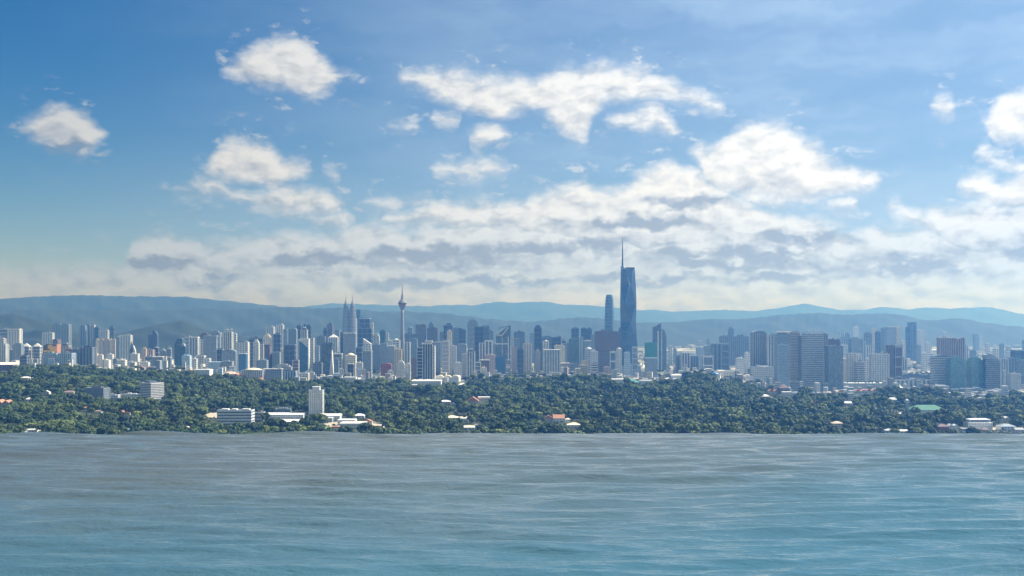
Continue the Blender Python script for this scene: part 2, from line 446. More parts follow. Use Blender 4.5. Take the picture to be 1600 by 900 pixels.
# ------------------------------------------------------------------ hills and mountains
def hill_mat(name, c0, c1):
    m, t, b = new_mat(name)
    g = t.new('ShaderNodeNewGeometry')
    n = t.noise(g.outputs['Position'], 0.004, 6, 0.65, dim='3D')
    t.put(b.inputs['Base Color'], t.mix(n, c4(c0), c4(c1))); b.inputs['Roughness'].default_value = 0.95
    return m
M_HILL = hill_mat('forested_hill', (0.007, 0.018, 0.014), (0.018, 0.034, 0.022))
def build_range(name, prof, D, depth, seed, rough=1.0, bottom=-2.0):
    """a real ridge: a strip of hills with a front and a back slope, spurs and gullies"""
    rnd = np.random.RandomState(seed)
    yb = 500 + H / D * F
    prof = [(prof[0][0] - 70, yb), (prof[0][0] - 35, (yb * .6 + prof[0][1] * .4))] + prof + [(prof[-1][0] + 35, (yb * .6 + prof[-1][1] * .4)), (prof[-1][0] + 70, yb)]
    xs = np.array([p[0] for p in prof], float); ysn = np.array([p[1] for p in prof], float)
    us = np.arange(xs[0], xs[-1] + 0.1, 3.0)
    crest = np.interp(us, xs, ysn)
    k = np.array([0.15, 0.7, 0.15]); crest = np.convolve(np.pad(crest, 1, mode='edge'), k, 'valid')
    for wl, am in ((34, .8), (15, .55), (7, .4)):
        crest += am * rough * np.sin(us / wl * 2 * pi + rnd.rand() * 6) * (0.6 + 0.4 * np.sin(us / (wl * 4.3) + rnd.rand() * 6))
    X0 = (us - 800) / F * D
    Zc = np.maximum(H - (crest - 500) / F * D, bottom)
    ts = np.concatenate([np.linspace(-1, 0, 22), np.linspace(0, 1, 8)[1:]])
    rows = []
    ph = rnd.rand(6) * 6
    for tt in ts:
        fall = 1 - abs(tt)
        sh = fall ** (1.25 if tt < 0 else 1.0)
        spur = 1 + (0.17 * np.sin(X0 / (D * 0.017) + ph[0] + tt * 5) + 0.13 * np.sin(X0 / (D * 0.0083) + ph[1] - tt * 9.0) + 0.08 * np.sin(X0 / (D * 0.0047) + ph[2] + tt * 14)) * min(1, abs(tt) * 2.2) * (fall ** 0.6)
        z = Zc * np.clip(sh * spur, 0, 1.0 if tt == 0 else 0.985)
        rows.append(np.stack([X0 * (1 + tt * depth / D), np.full_like(X0, D + tt * depth), np.where(fall <= 0.001, -3.0, z)], -1))
    R = np.stack(rows); nr, nc, _ = R.shape
    f = [(r * nc + c, r * nc + c + 1, (r + 1) * nc + c + 1, (r + 1) * nc + c) for r in range(nr - 1) for c in range(nc - 1)]
    me = bpy.data.meshes.new(name); me.from_pydata(R.reshape(-1, 3).tolist(), [], f); me.update()
    me.polygons.foreach_set('use_smooth', [True] * len(me.polygons)); me.materials.append(M_HILL)
    o = bpy.data.objects.new(name, me); COL.objects.link(o); o['kind'] = 'structure'
    return o
build_range('mountain_range_far', [(-250, 476), (-100, 470), (100, 470), (300, 468), (400, 475), (432, 479), (470, 480), (505, 475.5), (520, 474), (560, 475), (640, 478), (670, 478.5), (690, 477), (715, 476), (740, 477),
            (765, 473), (778, 471), (800, 473), (830, 471.5), (855, 471.5), (880, 476), (920, 477), (965, 481), (1000, 485), (1020, 483.5), (1050, 487), (1100, 485), (1130, 484), (1180, 486), (1225, 480), (1255, 474),
            (1290, 480), (1310, 484), (1350, 484), (1380, 479), (1420, 483.5), (1450, 480), (1480, 482), (1530, 480), (1550, 480), (1580, 487), (1600, 491), (1700, 488), (1900, 492)], 27000, 3200, 3, 0.5)
build_range('mountain_range_left', [(-300, 470), (-100, 470), (0, 467), (45, 464), (90, 462), (132, 461), (199, 463), (288, 463.5), (331, 468), (364, 471), (430, 478), (470, 484), (520, 492), (560, 499)], 17500, 2300, 5, 0.7)
build_range('mountain_range_middle', [(-300, 486), (0, 484), (100, 482), (200, 486), (285, 483), (305, 482), (364, 483), (427, 481), (453, 479.5), (497, 482), (530, 480.5), (600, 487), (625, 486), (700, 490), (760, 498), (800, 501), (830, 503),
            (870, 499), (890, 496.5), (930, 496), (950, 499), (1000, 504), (1060, 503), (1085, 500), (1115, 498), (1150, 499), (1185, 496), (1215, 492), (1250, 490), (1280, 489), (1320, 492), (1350, 490.5), (1372, 489.5),
            (1405, 491), (1440, 499), (1452, 501), (1470, 499), (1505, 497), (1525, 502), (1560, 507), (1600, 511), (1700, 508), (1900, 504)], 13800, 2000, 9, 0.8)
build_range('hill_left', [(-260, 494), (-80, 489), (0, 491), (20, 490), (35, 492.5), (50, 497), (80, 505), (100, 512), (125, 519), (150, 524)], 9500, 900, 11, 0.7)
build_range('hill_behind', [(10, 526), (35, 520), (60, 514), (82, 516), (100, 521), (120, 527)], 8900, 400, 12, 0.5)
build_range('hill_rounded', [(150, 527), (195, 519), (215, 514), (240, 508), (265, 503), (285, 501), (296, 504), (305, 509), (320, 515), (345, 519), (370, 524), (400, 529)], 9000, 800, 14, 0.5)
build_range('hill_centre', [(360, 523), (390, 517), (410, 513), (450, 512), (500, 516), (560, 520), (600, 521), (660, 525)], 11800, 1000, 15, 0.6)

# ------------------------------------------------------------------ water: the pool whose far lip cuts off the view
ZW = H - 1.6
YE = 1.6 * F / 177.0
def build_water():
    nx, ny = 480, 640
    xs = np.linspace(-17, 17, nx); ys = np.concatenate([np.linspace(-4, 5.5, 40)[:-1], np.linspace(5.5, YE, ny)])
    X, Y = np.meshgrid(xs, ys)
    rnd = np.random.RandomState(4)
    Z = np.zeros_like(X)
    # domain bend so that the crests fan a little, as ripples under a light breeze
    Xb = X + 0.6 * np.sin(Y * 0.9 + X * 0.3); Yb = Y + 0.07 * np.sin(X * 1.1 + 0.5) + 0.05 * np.sin(X * 0.47 + Y * .6) - 0.009 * X * X
    for i in range(80):
        wl = 0.12 * (0.78 / 0.12) ** rnd.rand()
        th = rnd.normal(0, 0.16)
        k = 2 * pi / wl
        amp = 0.0046 * (wl / 0.5) ** 0.95 * (0.5 + rnd.rand())
        env = 0.65 + 0.35 * np.sin(X * (0.3 + rnd.rand()) + Y * (0.3 + rnd.rand()) + rnd.rand() * 6)
        Z += amp * env * np.sin(k * (Xb * sin(th) + Yb * cos(th)) + rnd.rand() * 6.3)
    Z *= 0.72
    v = np.stack([X, Y, ZW + Z], -1).reshape(-1, 3)
    nr, nc = X.shape
    idx = np.arange(nr * nc).reshape(nr, nc)
    f = np.stack([idx[:-1, :-1], idx[:-1, 1:], idx[1:, 1:], idx[1:, :-1]], -1).reshape(-1, 4)
    me = bpy.data.meshes.new('water'); me.from_pydata(v.tolist(), [], f.tolist()); me.update()
    me.polygons.foreach_set('use_smooth', [True] * len(me.polygons))
    m, t, b = new_mat('water')
    g = t.new('ShaderNodeNewGeometry'); p = g.outputs['Position']
    big = t.noise(p, 0.16, 3, 0.5, dim='3D')
    wx, wy, _ = t.sep(p)
    drift = t.math('ADD', t.math('MULTIPLY_ADD', wx, 0.045, 0.5), t.math('MULTIPLY_ADD', wy, -0.11, 1.2))
    drift = t.math('ADD', drift, t.math('MULTIPLY_ADD', big, 1.0, -0.5))
    body = t.mix(t.maprange(drift, 0.1, 1.0), (0.088, 0.114, 0.119, 1), (0.038, 0.116, 0.154, 1))      # grey sheen put into the colour at far left, teal towards near right
    t.put(b.inputs['Base Color'], body)
    b.inputs['Roughness'].default_value = 0.04; b.inputs['IOR'].default_value = 1.4
    ps = t.vec('MULTIPLY', p, (0.34, 1.0, 1.0))
    r1 = t.noise(ps, 9.5, 5, 0.66, dim='3D'); r2 = t.noise(ps, 24.0, 3, 0.6, dim='3D')
    hgt = t.math('ADD', r1, t.math('MULTIPLY', r2, 0.12))
    bp = t.new('ShaderNodeBump'); t.put(bp.inputs['Height'], hgt); bp.inputs['Strength'].default_value = 1.0; bp.inputs['Distance'].default_value = 0.028
    t.put(b.inputs['Normal'], bp.outputs[0])
    me.materials.append(m)
    o = bpy.data.objects.new('water', me); COL.objects.link(o); o['kind'] = 'structure'
    # the basin below, its far wall a hand's breadth under the surface
    mb = MB(); mb.box(-17.2, 17.2, -4.2, YE - 0.04, ZW - 1.5, ZW - 1.3); mb.box(-17.2, 17.2, YE - 0.30, YE - 0.05, ZW - 18, ZW - 0.07); mb.box(-17.2, -17.02, -4.2, YE - 0.31, ZW - 18, ZW + 0.15); mb.box(17.02, 17.2, -4.2, YE - 0.31, ZW - 18, ZW + 0.15); mb.box(-17, 17, -4.4, -4.05, ZW - 18, ZW + 0.15)
    ba = mb.build('pool_basin', plain('pool_tile', (0.10, 0.30, 0.36), 0.3), kind='structure')
build_water()

# ================================================================== towers of the skyline
FOOT = []            # (x, y, radius) of everything built, so trees and low blocks keep clear
def reg(x, y, r): FOOT.append((x, y, r))

def put(px0, px1, pyt, D, ratio=0.8, yaw=0.0, sink=8.0):
    """foot point, width, depth and height of a block seen between two columns with its top at row pyt"""
    cx = (px0 + px1) / 2; W = (px1 - px0) / F * D
    a = abs(radians(yaw)); w = W / (cos(a) + ratio * sin(a)); d = w * ratio
    x = (cx - 800) / F * D
    z0 = gz(x, D)
    zt = H - (pyt - 500) / F * D
    reg(x, D, max(w, d) * 0.62)
    return (x, D, z0), w, d, zt - z0

def frame_bands(mb, w, d, h, pitch, frac, out, z0=0.0):
    n = max(2, int(round((h - z0) / pitch))); p = (h - z0) / n
    for i in range(n):
        zb = z0 + i * p + p * (1 - frac)
        mb.box(-w / 2 - out, w / 2 + out, -d / 2 - out, d / 2 + out, zb, zb + p * frac - (0.02 if i == n - 1 else 0))
def frame_piers(mb, w, d, h, pitch, frac, out, z0=0.0):
    for (L, along) in ((w, 'x'), (d, 'y')):
        n = max(2, int(round(L / pitch))); p = L / n
        for i in range(n + 1):
            c = -L / 2 + i * p; hw = p * frac / 2
            if i in (0, n):
                if along == 'y': continue
                for sgn in (-1, 1):
                    xc = -w / 2 if i == 0 else w / 2
                    mb.box(xc - hw, xc + hw, sgn * d / 2 - hw, sgn * d / 2 + hw, z0, h)
                continue
            for sgn in (-1, 1):
                if along == 'x': mb.box(c - hw, c + hw, sgn * d / 2 - out, sgn * d / 2 + out, z0, h)
                else: mb.box(sgn * w / 2 - out, sgn * w / 2 + out, c - hw, c + hw, z0, h)

def roof_top(root, kind, w, d, h, px, wall, core, glassm):
    """what stands on the roof; px = metres per photograph pixel here"""
    if kind in ('flat', 'frames', 'plant', 'mast', 'sign'):
        t = 0.5
        mb = MB(); e = 1.2 * px
        for (a, b, c2, d2) in ((-w / 2, w / 2, -d / 2, -d / 2 + t * 2), (-w / 2, w / 2, d / 2 - t * 2, d / 2), (-w / 2, -w / 2 + t * 2, -d / 2 + t * 2, d / 2 - t * 2), (w / 2 - t * 2, w / 2, -d / 2 + t * 2, d / 2 - t * 2)):
            mb.box(a, b, c2, d2, h + 0.01, h + 0.5 * px)
        mb.build('parapet', wall, root)
    if kind in ('flat', 'plant', 'mast'):
        s = random.uniform(-.12, .12)
        MB().box(w * (s - .28), w * (s + .22), -d * .3, d * .25, h + 0.02, h + (1.4 if kind == 'flat' else 3.0) * px).build('roof_plant', core, root)
    if kind == 'mast':
        MB().lathe([(0.35 * px, h + 2 * px), (0.12 * px, h + 8 * px)], 6).build('mast', wall, root)
    if kind == 'frames':
        for s in (-1, 1):
            mb = MB(); x0, x1 = (-w * .46, -w * .08) if s < 0 else (w * .08, w * .46); r = 0.35 * px
            for x in (x0, (x0 + x1) / 2, x1): mb.box(x - r, x + r, -d * .4, -d * .4 + 2 * r, h, h + 4.2 * px)
            mb.box(x0 - r, x1 + r, -d * .4 - r, d * .3, h + 4.2 * px + .01, h + 4.2 * px + 2 * r)
            mb.build('roof_frame', wall, root)
    if kind == 'crown':
        MB().box(-w * .38, w * .38, -d * .38, d * .38, h + .01, h + 2.6 * px).build('crown', core, root)
        MB().box(-w * .22, w * .22, -d * .22, d * .22, h + 2.6 * px + .02, h + 4.6 * px).build('crown_cap', wall, root)
    if kind == 'point':
        MB().loft([[(-w * .5, -d * .5, h), (w * .5, -d * .5, h), (w * .5, d * .5, h), (-w * .5, d * .5, h)], [(-.3, -.3, h + 5 * px), (.3, -.3, h + 5 * px), (.3, .3, h + 5 * px), (-.3, .3, h + 5 * px)]]).build('pointed_roof', wall, root)
    if kind == 'dome':
        r = min(w, d) * .46
        MB().lathe([(r, h), (r * .95, h + r * .15), (r * .78, h + r * .32), (r * .5, h + r * .45), (r * .1, h + r * .52), (0.2, h + r * .75)], 14).build('dome', wall, root, smooth=True)
    if kind == 'barrel':
        r = w * .5; mb = MB(); n = 10
        prof = [(-r * cos(pi * i / n), h + r * .30 * sin(pi * i / n)) for i in range(n + 1)]
        mb.loft([[(x, -d / 2, z) for x, z in prof][::-1], [(x, d / 2, z) for x, z in prof][::-1]]).build('barrel_roof', core, root)
    if kind == 'cap':
        MB().box(-w * .55, w * .55, -d * .55, d * .55, h + .01, h + 1.8 * px).build('roof_cap', wall, root)
    if kind == 'whitecap':
        MB().box(-w * .52, w * .52, -d * .52, d * .52, h + .01, h + 1.0 * px).build('roof_edge', facade(P_('white')), root)
    if kind == 'garden':
        mb = MB(); rr = random.Random(int(w * 10))
        for i in range(26):
            x, y, r = rr.uniform(-w / 2, w / 2), rr.uniform(-d / 2, d / 2), rr.uniform(2, 4.5)
            mb.lathe([(r * .5, h), (r, h + r * .7), (r * .75, h + r * 1.4), (r * .1, h + r * 1.8)], 6, x, y)
        mb.build('roof_garden', plain('roof_greenery', (.03, .06, .025), .9), root, kind='stuff')

def tower(px0, px1, pyt, D, style, wall, gl, roof, label, yaw=0.0, ratio=0.8, name='tower_block', cat='tower', group='city towers', slant=None, pitch=None, frac=None, wallm=None):
    loc, w, d, h = put(px0, px1, pyt, D, ratio, yaw)
    px = D / F
    root = empty(name, loc, radians(yaw)); tag(root, label, cat, group)
    wm = wallm or facade(P_(wall)); gm = glass(P_(gl)) if gl in ('navy', 'teal', 'slate', 'charcoal', 'blue', 'sea', 'steel') else facade(P_(gl), amp=.2)
    core = gm if style != 'plain' else wm
    if slant is None:
        MB().box(-w / 2, w / 2, -d / 2, d / 2, -8, h).build('body', core, root)
        zl = zr = h
    else:
        zl, zr = h - slant[0] * px, h - slant[1] * px
        MB().loft([[(-w / 2, -d / 2, -8), (w / 2, -d / 2, -8), (w / 2, d / 2, -8), (-w / 2, d / 2, -8)], [(-w / 2, -d / 2, zl), (w / 2, -d / 2, zr), (w / 2, d / 2, zr), (-w / 2, d / 2, zl)]]).build('body', core, root)
        h = min(zl, zr)
    P = (pitch or 3.3) * px; out = max(0.35 * px, 0.7)
    mb = MB()
    if style in ('bands', 'grid'): frame_bands(mb, w, d, h, P, frac or .46, out)
    if style in ('piers', 'grid'): frame_piers(mb, w, d, h, P if style == 'piers' else P * 1.25, frac or .42, out * 1.15)
    if style == 'glass':
        frame_bands(mb, w, d, h, P * 2.2, .12, out * .5); frame_piers(mb, w, d, h, max(P * 2.4, w * .3), .08, out * .6)
    if style == 'edges':
        hw = max(.09 * w, .8 * px)
        for sx in (-1, 1):
            for sy in (-1, 1): mb.box(sx * w / 2 - hw / 2, sx * w / 2 + hw / 2, sy * d / 2 - hw / 2, sy * d / 2 + hw / 2, 0, h + .3 * px)
        frame_bands(mb, w, d, h, P * 1.6, .16, out * .4)
    if mb.f: mb.build('facade_frame', wm, root)
    if style == 'plain':
        mb = MB(); n = max(3, int(round(h / P))); p = h / n
        for i in range(n):
            nx = max(2, int(round(w / (P * 1.1))))
            for j in range(nx):
                xa = -w / 2 + (j + .22) * w / nx; xb = -w / 2 + (j + .78) * w / nx
                mb.box(xa, xb, -d / 2 - .25, -d / 2 + .3, i * p + p * .3, i * p + p * .72)
            ny = max(2, int(round(d / (P * 1.1))))
            for j in range(ny):
                ya = -d / 2 + (j + .22) * d / ny; yb = -d / 2 + (j + .78) * d / ny
                for sx in (-1, 1): mb.box(sx * w / 2 - .3, sx * w / 2 + .3, ya, yb, i * p + p * .3, i * p + p * .72)
        mb.build('window_bay', gm, root, kind='stuff')
    roof_top(root, roof, w, d, h, px, wm, core, gm)
    rr = random.Random(int(px0 * 7 + pyt * 13))
    if slant is None and roof in ('flat', 'whitecap', 'cap') and w > 18:
        for k in range(rr.randint(1, 3)):
            bx, by = rr.uniform(-.36, .3) * w, rr.uniform(-.42, .3) * d; bw = rr.uniform(.06, .14) * w
            MB().box(bx, bx + bw, by, by + bw, h + (1.9 * px if roof == 'cap' else 1.05 * px if roof == 'whitecap' else .02), h + rr.uniform(2.0, 3.4) * px).build('roof_box', wm if k % 2 else core, root)
    if cat == 'tower' and roof != 'none' and yaw == 0 and D > 4600 and rr.random() < .4:
        MB().box(-w * .62, w * .60, -d * .66, d * .55, -8, rr.uniform(12, 24)).build('podium', facade(P_(rr.choice(('pale', 'white', 'beige', 'bluegrey')))), root)
    return root, w, d, h, px

T = tower
# ---- far left
T(-6, 15, 514, 6900, 'edges', 'pale', 'slate', 'flat', 'wide dark blue slab with pale edges at the left picture edge, under the hill', ratio=.5)
T(15, 32, 514, 6750, 'grid', 'pale', 'slate', 'flat', 'blue grey slab with white dotted gridwork beside the leftmost wide slab', ratio=.5)
T(-2, 11, 538, 5200, 'piers', 'pale', 'steel', 'flat', 'pale ribbed tower above the long white-roofed shed at left')
T(12, 22, 547, 5600, 'plain', 'bluegrey', 'slate', 'flat', 'short blue grey block between the two leftmost pale towers')
T(23, 35, 538, 5250, 'piers', 'bluegrey', 'steel', 'flat', 'smooth blue grey tower left of the white-edged pointed pair')
T(36, 47, 541, 5350, 'edges', 'white', 'slate', 'point', 'dark tower with white edges and pointed roof, left one of the pair', ratio=.7)
T(33, 44, 556, 4950, 'edges', 'bluegrey', 'navy', 'flat', 'dark box tower in front of the left white-edged pointed tower')
T(47.5, 52.5, 544, 5500, 'plain', 'bluegrey', 'slate', 'flat', 'thin grey tower between the two white-edged pointed towers')
T(53, 64, 541, 5350, 'edges', 'white', 'slate', 'point', 'dark tower with white edges and pointed roof, right one of the pair', ratio=.7)
T(64, 72, 551, 5450, 'plain', 'grey', 'slate', 'flat', 'short grey block just left of the gold-fronted building')
T(83, 95, 531, 5800, 'plain', 'brown', 'charcoal', 'flat', 'red brown tower rising behind the gold-fronted building', yaw=-20)
T(96, 109, 540, 5650, 'grid', 'grey', 'charcoal', 'crown', 'dark stepped tower right of the gold-fronted building', ratio=.7)
T(104, 116, 546, 5450, 'plain', 'brown', 'charcoal', 'flat', 'low brown block beside the dark stepped tower')
T(72, 91, 552, 4950, 'piers', 'lightblue', 'slate', 'flat', 'pale blue ribbed block in front of the gold-fronted building', pitch=3.0)
T(94, 115, 552, 4950, 'piers', 'lightblue', 'slate', 'flat', 'pale blue ribbed block right of its twin below the dark stepped tower', pitch=3.0)
T(115, 127, 546, 5100, 'piers', 'bluegrey', 'slate', 'flat', 'grey ribbed tower adjoining the two pale blue ribbed blocks', pitch=4.2)
T(127.5, 147, 543, 5050, 'piers', 'steel', 'navy', 'plant', 'broad dark ribbed tower with rooftop box, edge of the left cluster', pitch=4.6)
T(85, 96, 507, 8200, 'piers', 'bluegrey', 'slate', 'flat', 'distant dark tower before the mountains, left of a matching pair', pitch=3.6)
T(98, 109, 507, 8200, 'piers', 'bluegrey', 'slate', 'flat', 'distant dark tower before the mountains, right of a matching pair', pitch=3.6)
T(68, 83, 520, 7800, 'piers', 'pale', 'bluegrey', 'flat', 'distant pale ribbed slab below the pair of far dark towers', pitch=3.4, ratio=.4)
T(-4, 8, 529, 6100, 'plain', 'grey', 'slate', 'flat', 'grey block behind the pale ribbed tower at the left picture edge')
# ---- left middle
T(126.5, 134, 509, 8600, 'piers', 'bluegrey', 'slate', 'flat', 'far slate tower, first of the row of slim towers at left')
T(135, 141, 508, 8700, 'piers', 'slate', 'slate', 'flat', 'far dark slim tower, second of the row of slim towers at left')
T(142, 148, 508, 8600, 'piers', 'pale', 'slate', 'flat', 'far pale striped slim tower, third of the row at left')
T(148.5, 155, 512, 8500, 'edges', 'slate', 'navy', 'flat', 'far dark slim tower, fourth of the row at left')
T(158, 169, 516, 8300, 'piers', 'pale', 'bluegrey', 'flat', 'far pale ribbed twin-fronted block right of the row of slim towers', ratio=.5)
T(172, 178.5, 511, 8200, 'glass', 'slate', 'navy', 'flat', 'lone dark far tower left of the rounded hill')
for i, (a, b, tp) in enumerate(((150, 156, 531), (157, 162, 530), (164, 171, 530), (171.5, 176, 531), (176.5, 180.5, 530))):
    T(a, b, tp, 7500, 'plain', ('cream', 'peach', 'pink', 'cream', 'peach')[i], 'grey', 'flat', ('cream', 'peach', 'pinkish', 'small cream', 'last peach')[i] + ' apartment block in the far row below the lone dark tower', ratio=.6, cat='building')
T(189, 205, 524, 7300, 'piers', 'pale', 'bluegrey', 'flat', 'broad pale ribbed block at the foot of the rounded hill', ratio=.5, pitch=3.6)
T(180, 188, 527, 7600, 'plain', 'bluegrey', 'slate', 'flat', 'grey far block left of the broad pale ribbed block')
T(222, 229, 545, 5900, 'plain', 'peach', 'slate', 'flat', 'narrow peach apartment tower left of the dark wide block with white roof line')
T(230, 240, 547, 5950, 'piers', 'peach', 'slate', 'flat', 'peach ribbed apartment tower below the dark curved tower')
T(241, 248, 543, 6000, 'glass', 'bluegrey', 'navy', 'dome', 'small domed dark tower below the dark curved tower')
T(228, 241, 557, 5500, 'edges', 'pale', 'slate', 'flat', 'slate block with pale edges left of the dark wide block with white roof line')
T(205, 217, 553, 5600, 'plain', 'pale', 'bluegrey', 'flat', 'pale block in front of the slender dark spired tower')
T(168, 177, 554, 5800, 'plain', 'pale', 'bluegrey', 'flat', 'pale tall block in the low white quarter at left')
T(184, 197, 563, 5500, 'plain', 'white', 'bluegrey', 'flat', 'white square block in the low white quarter at left', cat='building')
T(200, 209, 566, 5350, 'plain', 'white', 'bluegrey', 'flat', 'small white block right of the white square one', cat='building')
T(222, 233, 566, 5250, 'plain', 'pale', 'grey', 'flat', 'low pale block just left of the slate block with pale edges', cat='building')
T(210, 222, 571, 5150, 'plain', 'bluegrey', 'slate', 'flat', 'low blue grey block at the wood edge below the pale block', cat='building')
T(147, 153, 553, 5700, 'plain', 'cream', 'grey', 'flat', 'thin cream block beside the broad dark ribbed tower', cat='building')
T(154, 161, 555, 5700, 'plain', 'white', 'grey', 'flat', 'thin white block right of the thin cream one', cat='building')
T(161, 168, 562, 5400, 'plain', 'pale', 'slate', 'flat', 'short pale block right of the thin white one', cat='building')
T(177, 184, 561, 5600, 'plain', 'bluegrey', 'navy', 'flat', 'dark short block left of the white square block', cat='building')
T(240, 256, 558, 5050, 'grid', 'steel', 'charcoal', 'whitecap', 'wide dark block with bright white roof line at the wood edge', pitch=2.4)
T(256.5, 260.5, 557, 5000, 'plain', 'white', 'grey', 'none', 'tall white stair shaft beside the dark block with white roof line')
T(261, 267, 558.5, 5060, 'grid', 'steel', 'charcoal', 'whitecap', 'narrow dark block right of the tall white stair shaft', pitch=2.4)
T(266.5, 272, 569, 4950, 'plain', 'white', 'grey', 'dome', 'small white block with rounded top left of the dark teal tower')
T(252, 258.5, 548, 5700, 'plain', 'steel', 'navy', 'point', 'short dark tower with white pointed roof, left of two')
T(261.5, 268, 546, 5700, 'plain', 'steel', 'navy', 'point', 'short dark tower with white pointed roof, right of two')
T(285.5, 298, 556, 4980, 'plain', 'lightblue', 'bluegrey', 'flat', 'blue grey slab right in front of the dark teal stepped tower')
T(290, 297, 527, 6200, 'edges', 'pale', 'steel', 'flat', 'grey tower with pale edge right behind the dark teal stepped tower')
T(297.5, 310, 528, 6100, 'piers', 'pale', 'slate', 'cap', 'slate tower with pale stripes and cap right of the dark teal stepped tower', pitch=4)
T(313, 328, 523, 6500, 'plain', 'plum', 'slate', 'plant', 'muted purple tower behind the large plain blue grey slab')
T(328, 345, 520, 6700, 'glass', 'bluegrey', 'steel', 'mast', 'tall hazy blue slab with a mast behind the large plain blue grey slab')
T(320, 339, 526, 5900, 'glass', 'bluegrey', 'steel', 'cap', 'large plain blue grey slab with dark cap, left of the round-shouldered tower', ratio=.5)
T(314, 320, 531, 6000, 'grid', 'white', 'slate', 'flat', 'slim white gridded tower left of the large plain blue grey slab')
T(346, 351, 526, 6600, 'plain', 'pale', 'slate', 'flat', 'slim pale tower left of the tower with rooftop frames')
T(351, 363, 519, 6300, 'piers', 'white', 'slate', 'frames', 'white striped tower with open rooftop frames behind the round-shouldered tower')
T(363, 370, 522, 6600, 'plain', 'pale', 'slate', 'flat', 'slim pale tower right of the tower with rooftop frames')
T(339.5, 349, 546, 5500, 'glass', 'bluegrey', 'navy', 'flat', 'dark block left of the round-shouldered tower')
T(349, 369, 549, 5450, 'piers', 'bluegrey', 'steel', 'barrel', 'round-shouldered tower with dark barrel top', pitch=4.5, ratio=.6)
T(328, 346, 567, 4950, 'plain', 'lightblue', 'bluegrey', 'cap', 'low pale blue block with dark cap below the round-shouldered tower', cat='building')
T(347, 364, 565, 4950, 'plain', 'bluegrey', 'plum', 'flat', 'low grey block below the round-shouldered tower', cat='building')
T(298, 308, 561, 5300, 'plain', 'pale', 'slate', 'flat', 'low pale block right of the blue grey slab', cat='building')
T(308, 320, 556, 5450, 'grid', 'white', 'slate', 'flat', 'low white gridded block below the slim white gridded tower', cat='building')
T(320, 328, 560, 5350, 'grid', 'pale', 'teal', 'flat', 'low blue-green gridded block beside the low white gridded block', cat='building')
T(371, 388, 535, 5800, 'grid', 'white', 'steel', 'barrel', 'grey gridded tower with white arched head', ratio=.6)
T(389, 412, 529, 6000, 'edges', 'steel', 'navy', 'flat', 'broad dark slab behind the white-columned tower', ratio=.4)
T(396, 405, 535, 5600, 'plain', 'white', 'grey', 'crown', 'white stepped column tower before the broad dark slab')
T(405, 412, 538, 5650, 'piers', 'pale', 'slate', 'flat', 'slim pale striped tower touching the white stepped column tower')
T(412, 423, 526, 6400, 'plain', 'cream', 'grey', 'crown', 'pale cream stepped tower behind the dark purple one')
T(413, 425, 540, 5500, 'plain', 'plum', 'slate', 'cap', 'dark purple tower with pale side left of centre', yaw=-18)
T(374, 385, 553, 5300, 'glass', 'blue', 'blue', 'whitecap', 'short bright blue glass block beside the round-shouldered tower')
T(428, 439, 522, 6400, 'glass', 'steel', 'navy', 'flat', 'dark blue glass tower before the far pale striped towers')
T(417, 428, 511, 8400, 'piers', 'pale', 'bluegrey', 'flat', 'far pale striped tower, left of three before the mountains')
T(433, 442.5, 508, 8300, 'piers', 'white', 'bluegrey', 'flat', 'far white striped tower, tallest of three before the mountains')
T(443, 449, 515, 8100, 'glass', 'steel', 'slate', 'flat', 'far slate tower right of the far white striped tower')
T(452, 464, 515, 6600, 'plain', 'steel', 'slate', 'barrel', 'grey tower with rounded top left of the dark twin slabs')
T(464, 470.5, 509, 6800, 'glass', 'slate', 'navy', 'flat', 'narrow dark slab, left of the dark twin slabs')
T(472.5, 486, 509, 6900, 'glass', 'slate', 'navy', 'flat', 'broad dark slab, right of the dark twin slabs', ratio=.5)
T(471, 480, 515, 6500, 'piers', 'white', 'slate', 'crown', 'white striped stepped tower before the broad dark slab')
T(445, 461.5, 540, 5400, 'glass', 'slate', 'navy', 'cap', 'dark navy square tower left of the slant-cut blue tower')
T(438.5, 445, 546, 5600, 'plain', 'cream', 'grey', 'flat', 'slim cream tower left of the dark navy square tower')
T(426, 438, 551, 5500, 'plain', 'bluegrey', 'slate', 'flat', 'blue grey block right of the dark purple tower')
T(457.5, 467, 563, 4950, 'edges', 'pale', 'plum', 'barrel', 'small red glass block with pale arched frame', ratio=.7)
T(402, 418, 563, 5050, 'plain', 'bluegrey', 'slate', 'flat', 'low blue grey block below the dark purple tower', cat='building')
T(430, 456, 573, 4900, 'plain', 'grey', 'slate', 'crown', 'low grey block with stepped roof left of the small red glass block', cat='building', ratio=.4)
T(434, 463, 580, 4700, 'piers', 'lightblue', 'navy', 'flat', 'long low dark blue ribbed block at the wood edge', cat='building', ratio=.4, pitch=4.2)
T(468, 482, 583, 4660, 'grid', 'white', 'bluegrey', 'flat', 'low white gridded block at the foot of the slant-cut blue tower', cat='building')
